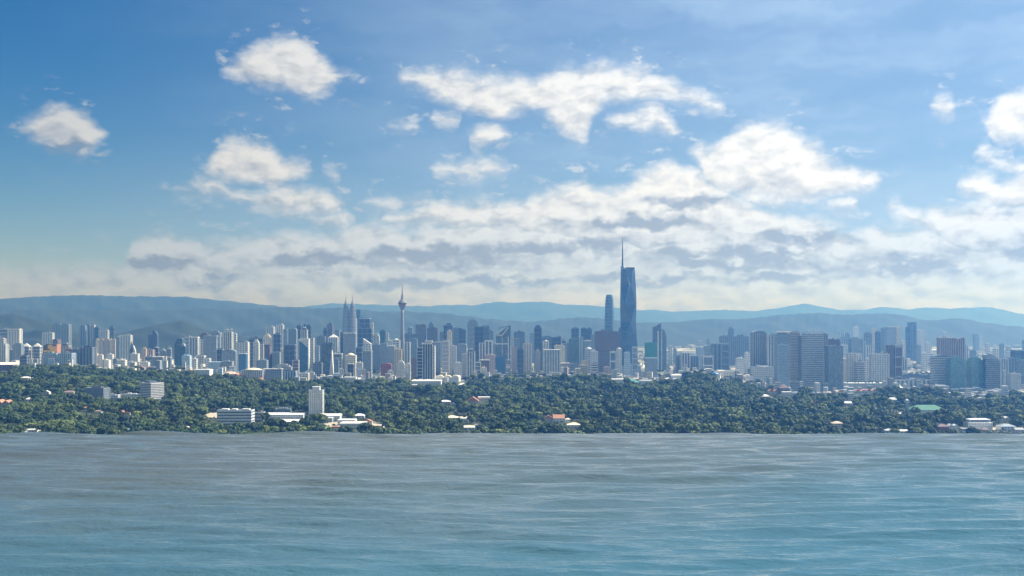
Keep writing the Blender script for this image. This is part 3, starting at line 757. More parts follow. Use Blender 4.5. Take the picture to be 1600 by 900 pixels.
# ---- centre left
T(483, 490, 528, 5150, 'grid', 'white', 'slate', 'none', 'slim white ladder-like tower right of the slant-cut blue tower', pitch=3.8)
T(490.5, 499, 541, 5900, 'plain', 'bluegrey', 'slate', 'flat', 'blue grey block between the ladder-like tower and the leaning tower')
T(491, 503, 567, 5000, 'grid', 'steel', 'navy', 'flat', 'low dark gridded block left of the leaning tower', cat='building')
T(496, 508, 526, 6000, 'piers', 'steel', 'slate', 'flat', 'dark ribbed tower behind the leaning tower')
T(505.5, 511, 515, 7300, 'glass', 'slate', 'navy', 'mast', 'thin dark tower with mast left of the dark purple far tower')
T(511, 520, 507, 7400, 'plain', 'plum', 'slate', 'plant', 'dark purple far tower left of the twin spires')
T(514, 528, 527, 6000, 'piers', 'pale', 'steel', 'point', 'pale ribbed tower with pointed crown behind the leaning tower')
T(524, 531, 516, 7000, 'plain', 'bluegrey', 'slate', 'flat', 'blue grey tower just left of the twin spires')
T(532, 537, 519, 6100, 'glass', 'slate', 'navy', 'none', 'dark narrow slab left of the block before the twin spires')
T(537, 555.5, 521, 6050, 'glass', 'steel', 'steel', 'whitecap', 'blue glass block with white roof edge right before the twin spires', ratio=.6)
T(557.5, 563, 484, 8000, 'glass', 'slate', 'teal', 'none', 'tall dark slab close behind the right spire of the twins')
T(560, 581, 513, 6700, 'glass', 'steel', 'navy', 'flat', 'broad dark glass block right of the twin spires', ratio=.5)
T(562, 578, 498, 6900, 'glass', 'steel', 'navy', 'whitecap', 'dark glass tower with pale roof edge rising behind the broad dark block', ratio=.5)
T(579.5, 583.5, 505, 7000, 'plain', 'cream', 'grey', 'flat', 'sunlit right edge of the broad dark glass block, painted cream as a thin slab')  # lit strip of the dark block, its sunlight put into the cream colour
T(568, 580, 527, 5900, 'plain', 'pale', 'slate', 'none', 'pale tower with roof sloping down to the right', slant=(2, 10))
T(521, 534.5, 553, 5200, 'edges', 'white', 'slate', 'whitecap', 'white portal-framed tower right of the leaning tower', ratio=.5)
T(522, 529.5, 562, 4950, 'plain', 'steel', 'slate', 'flat', 'grey block standing inside the white portal frame')
T(530.5, 537, 577, 4900, 'plain', 'white', 'grey', 'flat', 'small white block at the foot of the white portal frame', cat='building')
T(540, 556.5, 555, 5200, 'plain', 'cream', 'bluegrey', 'dome', 'cream tower with pale green dome below the twin spires', ratio=.8)
T(543.5, 552, 569, 4900, 'glass', 'slate', 'navy', 'whitecap', 'small dark block in front of the domed cream tower')
T(556.5, 566, 543, 5700, 'glass', 'steel', 'navy', 'flat', 'dark block between the domed tower and the grey slab with lit flank')
T(567.5, 581.5, 550, 4850, 'bands', 'bluegrey', 'steel', 'cap', 'grey slab tower with orange lit flank at the wood edge', yaw=-12, ratio=.45, pitch=2.3)
T(557, 567, 567, 5000, 'plain', 'white', 'grey', 'flat', 'low white block left of the grey slab with lit flank', cat='building')
T(594, 602, 517, 6700, 'glass', 'slate', 'teal', 'flat', 'dark green glass slab right of the broad dark block')
T(584, 593, 525, 7000, 'plain', 'pale', 'bluegrey', 'crown', 'pale far block with light top left of the dark green slab')
T(602, 607.5, 521, 7000, 'plain', 'pale', 'bluegrey', 'flat', 'slim pale tower right of the dark green slab')
T(582, 595, 539, 6000, 'plain', 'steel', 'slate', 'flat', 'hazy blue block below the dark green slab')
T(595, 605, 537, 5900, 'plain', 'bluegrey', 'slate', 'flat', 'hazy blue block just under the dark green slab')
T(605, 617, 541, 5800, 'plain', 'bluegrey', 'steel', 'whitecap', 'blue grey flat block left of the needle tower shaft')
T(607, 614, 533, 6100, 'plain', 'pale', 'grey', 'flat', 'pale block with boxy top left of the needle tower shaft')
T(614, 624, 531, 6000, 'grid', 'white', 'slate', 'dome', 'white gridded tower beside the needle tower shaft')
T(616, 628, 546, 5500, 'plain', 'beige', 'slate', 'flat', 'beige block at the foot of the needle tower')
T(632.5, 640.5, 535, 5900, 'piers', 'white', 'slate', 'flat', 'white ribbed block right of the needle tower shaft', pitch=3.6)
T(637, 645, 512, 7200, 'plain', 'steel', 'slate', 'dome', 'grey drum-topped far tower right of the needle tower')
T(632, 650, 522, 6800, 'glass', 'steel', 'slate', 'flat', 'wide slate slab just right of the needle tower shaft', ratio=.4)
T(650, 665, 509, 6500, 'glass', 'plum', 'slate', 'cap', 'wide dark slab with overhanging cap in the centre left', ratio=.5)
T(640, 652, 530, 6200, 'plain', 'steel', 'slate', 'flat', 'slate block under the wide dark capped slab')
T(670, 678, 506, 6600, 'plain', 'steel', 'slate', 'plant', 'dark tower with raised peak behind the white-crowned tower')
T(668.5, 683, 513, 6500, 'piers', 'plum', 'slate', 'flat', 'dark shouldered slab below the tower with raised peak', ratio=.5)
T(595.5, 612, 570, 5100, 'plain', 'red', 'charcoal', 'barrel', 'dark red low block with arched red roof', cat='building', ratio=.6)
T(606, 614, 580, 4850, 'plain', 'white', 'grey', 'flat', 'small white house block before the dark red low block', cat='building')
T(621, 632, 567, 4850, 'plain', 'white', 'bluegrey', 'crown', 'white apartment block with stepped top, left of two')
T(633, 641.5, 569, 4860, 'plain', 'white', 'bluegrey', 'flat', 'white apartment block with flat top, right of two')
T(643, 653, 561, 5100, 'plain', 'plum', 'charcoal', 'flat', 'dark red brown block left of the white-crowned tower')
T(652, 662, 543, 4800, 'edges', 'pale', 'navy', 'flat', 'dark blue glass tower adjoining the white-crowned tower on its left', ratio=1.0)
T(679, 688.5, 535, 5700, 'plain', 'bluegrey', 'slate', 'whitecap', 'slate block right of the white-crowned tower')
T(691, 701.5, 533, 5200, 'edges', 'pale', 'grey', 'flat', 'pale grey tower with dark middle stripe', pitch=4)
T(698.5, 705.5, 518, 5700, 'plain', 'cream', 'grey', 'plant', 'cream tower rising behind the pale grey tower with dark stripe')
T(693.5, 707, 508, 6900, 'glass', 'steel', 'navy', 'plant', 'dark flat-topped far tower behind the cream tower')
T(687, 694, 520, 6900, 'plain', 'bluegrey', 'slate', 'flat', 'hazy slab left of the cream tower')
# ---- centre
T(708, 718, 513, 6800, 'plain', 'steel', 'slate', 'flat', 'blue grey slab, left half of a dark joined pair')
T(717.5, 727.5, 512, 6700, 'glass', 'slate', 'navy', 'none', 'dark slab with sloping top, right half of a dark joined pair', slant=(0, 3))
T(705.5, 713, 541, 5700, 'plain', 'pale', 'grey', 'flat', 'pale low tower right of the cream tower')
T(713.5, 729, 539, 5600, 'plain', 'bluegrey', 'slate', 'barrel', 'blue grey tower with curved white top', ratio=.6)
T(711, 722, 567, 5100, 'plain', 'pale', 'grey', 'flat', 'low pale block left of the white tower with dark crown', cat='building')
T(731, 746.5, 503, 6300, 'glass', 'bluegrey', 'steel', 'crown', 'tall glass tower with stepped rooftop crown in the centre', ratio=.7)
T(742, 755, 510, 5900, 'glass', 'slate', 'navy', 'none', 'dark plain slab in front of the tall glass tower with crown', ratio=.8)
T(754.5, 764.5, 510, 6100, 'glass', 'steel', 'slate', 'cap', 'slate slab with overhanging roof right of the dark plain slab', ratio=.8)
T(762, 771, 518, 6300, 'plain', 'steel', 'slate', 'plant', 'slate tower left of the tower with slanted truss roof')
T(749.5, 758, 536, 5500, 'piers', 'pale', 'slate', 'flat', 'pale striped tower below the dark plain slab', pitch=4)
T(758, 769, 534, 5550, 'piers', 'pale', 'slate', 'cap', 'pale striped tower with dark cap left of the truss-roofed tower', pitch=5)
T(768, 776, 533, 5600, 'plain', 'steel', 'slate', 'none', 'slate tower with white sloping roof line', slant=(0, 6))
T(722, 731, 553, 4900, 'bands', 'white', 'bluegrey', 'flat', 'white banded wing left of the white tower with dark crown', pitch=2.6)
T(730, 741.5, 549, 4850, 'piers', 'white', 'slate', 'crown', 'white ribbed tower with dark crown at the wood edge', pitch=4)
T(742, 751, 566, 4900, 'edges', 'white', 'slate', 'flat', 'white-framed grey block right of the white tower with dark crown')
T(750, 764.5, 563, 5050, 'plain', 'brown', 'slate', 'whitecap', 'brown block with cream top band', ratio=.6)
T(751.5, 760.5, 575, 4850, 'plain', 'cream', 'grey', 'flat', 'small cream block before the brown block with cream top', cat='building')
T(757, 775, 556, 5300, 'plain', 'pink', 'slate', 'barrel', 'pinkish block with rounded roof behind the brown block', ratio=.6)
T(774.5, 788.5, 559, 5150, 'glass', 'blue', 'blue', 'flat', 'bright blue glass block left of the tower with round sign')
T(798, 806, 527, 6500, 'plain', 'pale', 'bluegrey', 'flat', 'pale slab right of the truss-roofed tower')
T(803.5, 819.5, 519, 6500, 'glass', 'plum', 'slate', 'flat', 'broad slate tower right of the truss-roofed tower', ratio=.5)
T(803, 812, 530, 6000, 'plain', 'bluegrey', 'slate', 'barrel', 'arched pale tower before the broad slate tower')
T(808.5, 818, 546, 5600, 'glass', 'slate', 'navy', 'flat', 'dark low tower left of the cream ribbed tower')
T(800, 807, 543, 5700, 'plain', 'pink', 'grey', 'flat', 'pinkish slim tower left of the dark low tower')
T(818, 830, 537, 5700, 'piers', 'cream', 'grey', 'plant', 'cream ribbed tower in the centre', pitch=4)
T(828, 835, 521, 7400, 'plain', 'bluegrey', 'slate', 'flat', 'hazy slim tower left of the tall dark centre tower')
T(835, 846, 512, 6300, 'glass', 'slate', 'navy', 'crown', 'tall dark tower left of the white ribbed slab')
T(846, 862, 527, 6300, 'glass', 'steel', 'slate', 'barrel', 'slate block with curved roof right of the tall dark tower', ratio=.5)
T(862, 876, 525, 6000, 'glass', 'slate', 'navy', 'none', 'dark tower with roof rising to the right above the white ribbed slab', slant=(2, 0))
T(877, 884.5, 531, 6200, 'edges', 'pale', 'slate', 'flat', 'small dark tower with pale emblem top')
T(884, 892, 537, 6300, 'plain', 'steel', 'slate', 'flat', 'slate block left of the grey green ribbed tower')
T(849, 857, 533, 5300, 'grid', 'white', 'slate', 'dome', 'white tower with rounded head behind the white ribbed slab')
T(866, 883, 540, 5500, 'plain', 'cream', 'grey', 'flat', 'pale greenish block behind the white ribbed slab', ratio=.5)
T(850, 874.5, 547, 4750, 'piers', 'white', 'bluegrey', 'whitecap', 'large white ribbed slab at the wood edge in the centre', pitch=4.1, ratio=.5)
T(836, 844.5, 550, 5700, 'plain', 'pink', 'grey', 'crown', 'pinkish stepped block left of the white ribbed slab')
T(893, 904, 513, 6700, 'glass', 'slate', 'navy', 'flat', 'dark square far tower right of centre')
T(908, 915.5, 513, 6800, 'glass', 'slate', 'navy', 'barrel', 'dark far tower with rounded head beside the dark square one')
T(915.5, 924.5, 514, 6900, 'glass', 'slate', 'navy', 'flat', 'dark far tower right of the one with rounded head')
T(890, 908, 530, 5700, 'piers', 'sea', 'steel', 'flat', 'grey green ribbed tower left of the red brown block', pitch=4.5)
T(904, 911, 526, 5650, 'piers', 'sea', 'pale', 'none', 'pale slim tower joined to the grey green ribbed tower', pitch=3)
T(911, 923, 533, 6000, 'plain', 'bluegrey', 'steel', 'whitecap', 'blue grey tower with white roof edge left of the red brown block')
T(923, 932, 523, 6600, 'plain', 'bluegrey', 'slate', 'flat', 'hazy tower left of the red brown block')
T(874.5, 890, 568, 5150, 'plain', 'pink', 'slate', 'whitecap', 'low pinkish block right of the white ribbed slab', cat='building', ratio=.6)
T(890, 904, 569, 5250, 'plain', 'bluegrey', 'slate', 'flat', 'low blue grey block below the grey green tower', cat='building', ratio=.6)
T(904, 917, 571, 5000, 'plain', 'beige', 'slate', 'flat', 'low beige block with arched front below the blue grey tower', cat='building')
T(908, 920, 565, 5200, 'plain', 'beige', 'grey', 'flat', 'beige gate-like block behind the low beige one', cat='building')
T(914, 926, 545, 5600, 'plain', 'pale', 'slate', 'dome', 'pale rounded block below the blue grey tower with white roof edge', cat='building')
T(922, 934, 549, 5500, 'plain', 'pale', 'bluegrey', 'flat', 'pale blue block left of the muted purple one', cat='building')
T(930.5, 966, 518, 6100, 'piers', 'brown', 'plum', 'flat', 'wide red brown block below the rounded tapering tower', ratio=.35, pitch=3.0, frac=.55)
T(967, 972, 513, 6900, 'glass', 'slate', 'navy', 'flat', 'thin dark tower peeking out left of the tallest tower')
T(935, 953, 549, 5600, 'plain', 'plum', 'bluegrey', 'flat', 'muted purple block below the wide red brown block', cat='building', ratio=.5)
T(953.5, 961.5, 549, 5350, 'edges', 'white', 'slate', 'flat', 'white and dark striped slim block below the red brown block', pitch=8)
T(963, 971.5, 545, 5400, 'plain', 'pale', 'grey', 'dome', 'pale block with rounded head left of the tallest tower')
T(988, 995.5, 542, 5050, 'edges', 'lightblue', 'steel', 'flat', 'pale blue tower in front of the tallest tower, right of two', pitch=6)
T(975, 984.5, 551, 5050, 'plain', 'lightblue', 'steel', 'flat', 'pale blue tower in front of the tallest tower, left of two')
T(943, 954, 574, 4950, 'plain', 'pink', 'slate', 'flat', 'low pinkish block left of the podium of the tallest tower', cat='building')
T(924, 934, 568, 4950, 'bands', 'white', 'navy', 'barrel', 'low white banded block with dark arched flank', cat='building', pitch=3.5)
# ---- right of the tallest tower
T(1008, 1026, 536, 5700, 'plain', 'green', 'green', 'flat', 'green netted block under construction right of the tallest tower', ratio=.7, wallm=facade(P_('green'), amp=.12))
T(1008, 1026, 561, 5000, 'plain', 'bluegrey', 'slate', 'cap', 'slate blue block standing before the green netted block', ratio=.7)
T(1041, 1046, 568, 5400, 'plain', 'pale', 'grey', 'flat', 'short pale block at the foot of the dark blade-topped tower', cat='building')
T(1057, 1065, 556, 5400, 'piers', 'bluegrey', 'slate', 'flat', 'blue grey ribbed tower, first of the hazy row right of the blade-topped tower')
T(1064.5, 1077, 552, 5350, 'piers', 'pale', 'slate', 'cap', 'capped pale striped tower, second of the hazy row', pitch=4)
T(1078, 1090, 557, 5350, 'piers', 'bluegrey', 'slate', 'cap', 'capped slate tower, third of the hazy row', pitch=4)
T(1088, 1099, 543, 5900, 'plain', 'lightblue', 'bluegrey', 'whitecap', 'hazy pale blue tower behind the hazy row')
T(1098, 1113, 556, 5300, 'edges', 'pale', 'slate', 'flat', 'slate block with pale edges, last of the hazy row', pitch=7)
T(1100, 1114, 541, 6100, 'plain', 'bluegrey', 'slate', 'barrel', 'hazy tower with domed roof behind the last of the hazy row')
T(1113.5, 1126, 538, 5600, 'piers', 'bluegrey', 'slate', 'cap', 'slate tower, left one of the joined capped pair', pitch=5)
T(1126.5, 1138, 538, 5650, 'edges', 'bluegrey', 'slate', 'cap', 'slate tower, right one of the joined capped pair', pitch=6)
T(1125, 1147, 526, 6700, 'piers', 'steel', 'slate', 'flat', 'hazy wide slab, left half of the far wide block', ratio=.3)
T(1147, 1169, 526, 6750, 'piers', 'steel', 'slate', 'flat', 'hazy wide slab, right half of the far wide block', ratio=.3)
T(1138, 1146, 514, 7200, 'plain', 'steel', 'slate', 'mast', 'hazy tower with mast rising behind the far wide block')
T(1150, 1162, 560, 5900, 'plain', 'pale', 'bluegrey', 'flat', 'hazy pale block below the far wide block', cat='building')
T(1163, 1173, 552, 6100, 'plain', 'pale', 'bluegrey', 'flat', 'hazy pale tower left of the grey ribbed tower')
T(1175, 1195.5, 520, 5250, 'piers', 'grey', 'slate', 'barrel', 'tall grey ribbed tower with low arched top', pitch=3.4)
T(1173, 1206, 573, 5150, 'plain', 'pale', 'sea', 'flat', 'pale podium block below the tall grey ribbed tower', cat='building', ratio=.5)
T(1199, 1212, 523, 5200, 'piers', 'pale', 'slate', 'flat', 'blue striped tower left of the bright-roofed tower', pitch=4)
T(1211, 1236, 522, 5000, 'plain', 'bluegrey', 'steel', 'plant', 'broad blue grey tower with bright rooftop', ratio=.7)
T(1216, 1231, 539, 4650, 'grid', 'lightblue', 'steel', 'flat', 'pale blue gridded tower in front of the bright-roofed tower', pitch=2.6)
T(1236, 1248.5, 519, 4900, 'bands', 'beige', 'slate', 'flat', 'beige and slate banded tower right of the bright-roofed tower', pitch=2.4)
T(1248, 1254, 526, 4850, 'glass', 'plum', 'slate', 'flat', 'slim dark tower left of the tall banded tower with rooftop frames')
T(1236, 1254, 597, 4450, 'plain', 'grey', 'slate', 'flat', 'grey podium left of the tall banded tower', cat='building')
T(1205, 1216, 553, 5300, 'plain', 'bluegrey', 'slate', 'flat', 'low slate tower left of the pale blue gridded tower')
T(1255, 1283.5, 521, 4500, 'bands', 'pale', 'steel', 'frames', 'tall pale banded tower with two open rooftop frames', pitch=2.9, ratio=.6, frac=.4)
T(1283, 1292, 522, 4700, 'piers', 'grey', 'slate', 'flat', 'grey tower right behind the tall banded tower')
T(1284, 1309, 531, 4750, 'plain', 'plum', 'charcoal', 'flat', 'brownish grey tower behind the dark mirrored one')
T(1292, 1314.5, 541, 4420, 'glass', 'steel', 'steel', 'flat', 'dark mirrored glass tower right of the tall banded tower', ratio=.7)
T(1285, 1295, 600, 4350, 'plain', 'bluegrey', 'slate', 'flat', 'low block at the foot of the dark mirrored tower', cat='building')
# ---- right
T(1310, 1330, 529, 6300, 'piers', 'lightblue', 'bluegrey', 'plant', 'hazy pale blue slab, left of a joined pair', ratio=.4)
T(1329, 1347, 530, 6250, 'glass', 'bluegrey', 'steel', 'plant', 'hazy blue slab, right of a joined pair', ratio=.4)
T(1314.5, 1323, 539, 5400, 'edges', 'white', 'lightblue', 'flat', 'white-edged pale tower right of the dark mirrored tower')
T(1315.5, 1326, 561, 4950, 'plain', 'cream', 'grey', 'flat', 'cream block below the white-edged pale tower')
T(1325, 1336, 552, 4750, 'grid', 'white', 'steel', 'flat', 'white gridded apartment tower on the planted podium, left wing', pitch=2.8)
T(1336.5, 1345, 553, 4760, 'grid', 'white', 'steel', 'flat', 'white gridded apartment tower on the planted podium, right wing', pitch=2.8)
T(1338, 1349.5, 565, 4720, 'bands', 'white', 'slate', 'flat', 'lower white banded apartment block on the planted podium', pitch=2.8)
T(1360.5, 1387, 553, 4650, 'grid', 'white', 'steel', 'flat', 'broad white gridded apartment slab on the planted podium', pitch=2.9, ratio=.4)
T(1352, 1361, 561, 4800, 'plain', 'pale', 'slate', 'flat', 'pale block left of the broad white gridded slab')
T(1320, 1386, 598, 4520, 'plain', 'pale', 'steel', 'garden', 'long pale podium with planted roof under the white apartment towers', ratio=.35, cat='building')
T(1351, 1361, 521, 7300, 'glass', 'steel', 'slate', 'flat', 'hazy slate tower, first of the far group on the right')
T(1362, 1368, 514, 7400, 'plain', 'cream', 'grey', 'flat', 'hazy cream tower in the far group on the right')
T(1368, 1375, 519, 7300, 'glass', 'slate', 'navy', 'flat', 'hazy dark tower beside the cream one in the far group')
T(1377, 1384.5, 513, 7600, 'plain', 'bluegrey', 'slate', 'flat', 'hazy slim tower in the middle of the far group')
T(1384.5, 1398, 511, 7500, 'glass', 'bluegrey', 'steel', 'whitecap', 'hazy broad blue tower in the far group on the right')
T(1398, 1406.5, 512, 7900, 'plain', 'cream', 'grey', 'flat', 'hazy cream tower ending the far group on the right')
T(1385.5, 1396, 541, 4850, 'plain', 'plum', 'charcoal', 'cap', 'dark purple slab, left of the joined pair beside the station')
T(1397.5, 1408, 541, 4850, 'edges', 'grey', 'plum', 'cap', 'dark slab with white edges, right of the joined pair beside the station', pitch=9)
T(1433, 1443.5, 517, 8600, 'plain', 'pale', 'bluegrey', 'flat', 'pale far tower right of the tall dark far tower')
T(1408, 1452, 586, 4900, 'plain', 'slate', 'charcoal', 'flat', 'long dark station roof block', ratio=.4, cat='building')
T(1397, 1451, 594, 4600, 'piers', 'white', 'steel', 'flat', 'long white station front with glazed bays', ratio=.3, cat='building', pitch=7)
T(1467, 1490, 529, 5300, 'piers', 'pink', 'plum', 'cap', 'purple brown ribbed tower on the right', ratio=.6)
T(1490, 1495, 547, 5350, 'plain', 'plum', 'charcoal', 'flat', 'small dark link block between the purple brown towers')
T(1496, 1505.5, 527, 5300, 'piers', 'pink', 'plum', 'none', 'slim purple brown tower with sloping top', slant=(2.5, 0))
T(1456.5, 1479, 558, 4500, 'bands', 'pale', 'charcoal', 'barrel', 'banded office tower with arched top, first of the front row on the right', pitch=2.6, ratio=.7, frac=.5)
T(1482, 1504, 561, 4450, 'glass', 'sea', 'sea', 'crown', 'grey green glass tower, second of the front row on the right')
T(1511.5, 1533.5, 562, 4450, 'glass', 'sea', 'sea', 'crown', 'grey green glass tower, third of the front row on the right', yaw=8)
T(1456, 1481, 603, 4380, 'plain', 'pale', 'steel', 'flat', 'pale podium under the banded office tower', cat='building', ratio=.5)
T(1484, 1537, 608, 4330, 'plain', 'bluegrey', 'slate', 'flat', 'long plain podium under the two grey green towers', cat='building', ratio=.3)
T(1538, 1579, 610, 4320, 'plain', 'pale', 'slate', 'flat', 'pale ribbed podium under the curve-topped tower', cat='building', ratio=.3)
T(1562, 1573, 561, 4700, 'piers', 'white', 'steel', 'flat', 'white ribbed tower right of the curve-topped tower')
T(1572.5, 1590, 560, 4800, 'piers', 'bluegrey', 'slate', 'flat', 'slate ribbed tower near the right picture edge', pitch=4)
T(1583, 1604, 547, 5100, 'glass', 'slate', 'navy', 'none', 'dark tower with peaked top at the right picture edge', slant=(0, 2))
T(1577, 1592, 584, 4400, 'grid', 'white', 'grey', 'flat', 'low white gridded tower near the right picture edge', pitch=2.6)
T(1592, 1606, 563, 4550, 'glass', 'bluegrey', 'steel', 'flat', 'blue glass tower cut by the right picture edge')
T(1567.5, 1571.5, 580, 4450, 'plain', 'white', 'grey', 'cap', 'slim white shaft with crossbar before the slate ribbed tower')
T(1571.5, 1577, 585, 4500, 'plain', 'slate', 'charcoal', 'flat', 'small dark block right of the slim white shaft')
# far plain towers
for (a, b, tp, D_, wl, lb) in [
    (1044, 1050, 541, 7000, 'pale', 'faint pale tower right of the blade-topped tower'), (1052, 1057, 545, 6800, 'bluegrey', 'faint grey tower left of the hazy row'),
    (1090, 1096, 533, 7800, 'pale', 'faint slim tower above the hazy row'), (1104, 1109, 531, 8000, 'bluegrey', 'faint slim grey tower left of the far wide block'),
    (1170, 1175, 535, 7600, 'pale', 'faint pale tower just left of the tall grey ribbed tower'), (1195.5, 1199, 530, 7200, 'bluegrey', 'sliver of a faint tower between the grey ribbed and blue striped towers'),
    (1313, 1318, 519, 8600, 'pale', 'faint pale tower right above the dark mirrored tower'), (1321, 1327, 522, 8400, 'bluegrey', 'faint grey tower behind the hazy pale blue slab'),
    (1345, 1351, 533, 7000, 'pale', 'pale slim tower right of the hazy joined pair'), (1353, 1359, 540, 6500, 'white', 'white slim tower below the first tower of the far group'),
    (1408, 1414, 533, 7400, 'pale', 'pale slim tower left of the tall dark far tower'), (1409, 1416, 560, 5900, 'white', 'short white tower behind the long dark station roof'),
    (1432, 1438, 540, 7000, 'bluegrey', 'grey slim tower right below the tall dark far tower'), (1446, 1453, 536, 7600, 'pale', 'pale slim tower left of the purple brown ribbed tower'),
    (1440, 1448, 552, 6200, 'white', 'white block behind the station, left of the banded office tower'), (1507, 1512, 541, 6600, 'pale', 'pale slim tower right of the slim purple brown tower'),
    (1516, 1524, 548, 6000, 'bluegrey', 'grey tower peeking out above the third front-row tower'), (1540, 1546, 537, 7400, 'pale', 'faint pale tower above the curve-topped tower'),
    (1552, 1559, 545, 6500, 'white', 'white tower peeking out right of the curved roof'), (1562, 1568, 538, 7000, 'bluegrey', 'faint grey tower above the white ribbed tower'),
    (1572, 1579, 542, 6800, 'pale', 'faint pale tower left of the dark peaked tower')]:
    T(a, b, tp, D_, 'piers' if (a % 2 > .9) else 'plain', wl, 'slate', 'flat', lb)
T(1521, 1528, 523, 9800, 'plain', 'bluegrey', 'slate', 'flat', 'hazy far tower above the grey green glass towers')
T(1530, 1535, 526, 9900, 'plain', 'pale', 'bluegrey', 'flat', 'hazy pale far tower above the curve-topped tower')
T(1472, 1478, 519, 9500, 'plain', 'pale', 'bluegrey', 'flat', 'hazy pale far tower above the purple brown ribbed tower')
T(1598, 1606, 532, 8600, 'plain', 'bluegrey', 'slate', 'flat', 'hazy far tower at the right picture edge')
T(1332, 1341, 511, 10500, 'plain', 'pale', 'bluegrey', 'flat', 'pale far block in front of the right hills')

# ================================================================== landmarks with shapes of their own
def quad_loop(x0, x1, y0, y1, z): return [(x0, y0, z), (x1, y0, z), (x1, y1, z), (x0, y1, z)]

def build_tallest():
    """faceted glass skyscraper with needle spire"""
    D = 5600.0; px = D / F
    x, _, _ = at(983, 0, D); z0 = gz(x, D); reg(x, D, 60)
    root = empty('faceted_skyscraper', (x, D, z0)); tag(root, 'tallest tower, faceted blue glass with a dark needle spire', 'skyscraper')
    zz = lambda py: H - (py - 500) / F * D - z0
    X = lambda p: (p - 983) * px
    # eight-cornered loops: the corners travel so that the faces break into long triangles
    def loop(py, xl, xr, sh, dep):
        w0, w1 = X(xl), X(xr); m = (w0 + w1) / 2; d = dep * px
        return [(w0, -d * .15 + sh * 2, zz(py)), (w0 + (w1 - w0) * (.38 + sh * .14), -d, zz(py)), (w0 + (w1 - w0) * (.78 - sh * .12), -d * .60, zz(py)), (w1, -d * .10 - sh * 2, zz(py)),
                (w1, d * .35, zz(py)), (w0 + (w1 - w0) * .72, d, zz(py)), (w0 + (w1 - w0) * .3, d, zz(py)), (w0, d * .35, zz(py))]
    loops = [loop(592, 970, 997.5, 1.2, 13), loop(574, 970.2, 997, 1.0, 13), loop(538, 970.6, 995.5, -1.6, 12), loop(504, 969.8, 992.8, 1.4, 11.5), loop(477, 969, 994.2, -1.2, 12), loop(446, 969.6, 993, 1.0, 11), loop(421, 970.2, 991.3, -.6, 10)]
    g = glass((0.055, 0.11, 0.20), .10)
    # triangulated so each facet catches the light on its own
    mb = MB(); n = 8; b = 0
    for lp in loops: mb.v += lp
    for k in range(len(loops) - 1):
        for i in range(n):
            j = (i + 1) % n; a, c, e, f = k * n + i, k * n + j, (k + 1) * n + j, (k + 1) * n + i
            mb.f += [(a, c, e), (a, e, f)] if (i + k) % 2 else [(a, c, f), (c, e, f)]
    mb.f.append(tuple(range((len(loops) - 1) * n, len(loops) * n)))
    mb.build('body', g, root)
    # folded crown: left shoulder higher
    mb = MB(); mb.loft([quad_loop(X(970.3), X(976), -9 * px, 6 * px, zz(421)), quad_loop(X(970), X(972.5), -6 * px, 3 * px, zz(415.5))]); mb.loft([quad_loop(X(976.2), X(991), -8 * px, 7 * px, zz(420.9)), quad_loop(X(977), X(990.8), -7.6 * px, 6 * px, zz(418))])
    mb.build('crown', glass((0.06, 0.11, 0.18), .15), root)
    mb = MB(); mb.lathe([(1.5 * px, zz(420)), (1.25 * px, zz(412)), (.8 * px, zz(392)), (.35 * px, zz(374)), (.1 * px, zz(371))], 8, X(972.6), -1 * px); mb.build('spire', plain('spire_steel', (.05, .06, .08), .35, metal=.6), root)
    # facet edge lines and mechanical floors
    mb = MB()
    for k in range(len(loops) - 1):
        for i in (1, 2, 3):
            mb.beam(loops[k][i], loops[k + 1][i], .22 * px)
    mb.build('facet_edge', plain('edge_steel', (.06, .11, .18), .3), root)
    mb = MB()
    for py in (574, 560, 545, 530, 515, 500, 485, 470, 455, 440, 428):
        for k in range(len(loops) - 1):
            za, zb = loops[k][0][2], loops[k + 1][0][2]
            if za <= zz(py) <= zb:
                t = (zz(py) - za) / (zb - za)
                lp = [tuple((loops[k][i][c] * (1 - t) + loops[k + 1][i][c] * t) * (1.012 if c < 2 else 1) for c in range(3)) for i in range(n)]
                mb.loft([[(p[0], p[1], p[2] - .22 * px) for p in lp], [(p[0], p[1], p[2] + .22 * px) for p in lp]])
    mb.build('floor_band', glass((0.04, 0.085, 0.16), .2), root)
    MB().box(X(955), X(1001), -16 * px, 14 * px, -8, zz(578)).box(X(962), X(1000), -14 * px, 12 * px, zz(578) + .01, zz(571)).build('podium', facade((.30, .38, .50)), root)
    reg(x - 40, D - 20, 60); reg(x + 40, D - 20, 60)
build_tallest()

def build_rounded_taper():
    D = 7000.0; px = D / F; x, _, _ = at(952, 0, D); z0 = gz(x, D); reg(x, D, 40)
    root = empty('tapering_skyscraper', (x, D, z0)); tag(root, 'tall tapering blue tower with softened top above the red brown block', 'skyscraper')
    zz = lambda py: H - (py - 500) / F * D - z0
    def lp(py, hw):
        r = hw * px; c = r * .62
        return [(-c, -r, zz(py)), (c, -r, zz(py)), (r, -c, zz(py)), (r, c, zz(py)), (c, r, zz(py)), (-c, r, zz(py)), (-r, c, zz(py)), (-r, -c, zz(py))]
    MB().loft([lp(573, 7.2), lp(530, 7.2), lp(495, 7.0), lp(480, 6.5), lp(470, 5.9), lp(463.5, 5.2)]).build('body', glass((.07, .13, .20), .15), root)
    MB().loft([lp(463.4, 4.7), lp(460.5, 4.4)]).build('crown', glass((.10, .16, .22), .25), root)
    mb = MB()
    for py in range(468, 560, 5):
        hw = np.interp(py, [463, 470, 480, 495, 530, 573], [5.2, 5.9, 6.5, 7.0, 7.2, 7.2]) + .12
        mb.loft([lp(py, hw), lp(py - .7, hw)])
    mb.build('floor_band', facade((.16, .22, .28)), root)
build_rounded_taper()

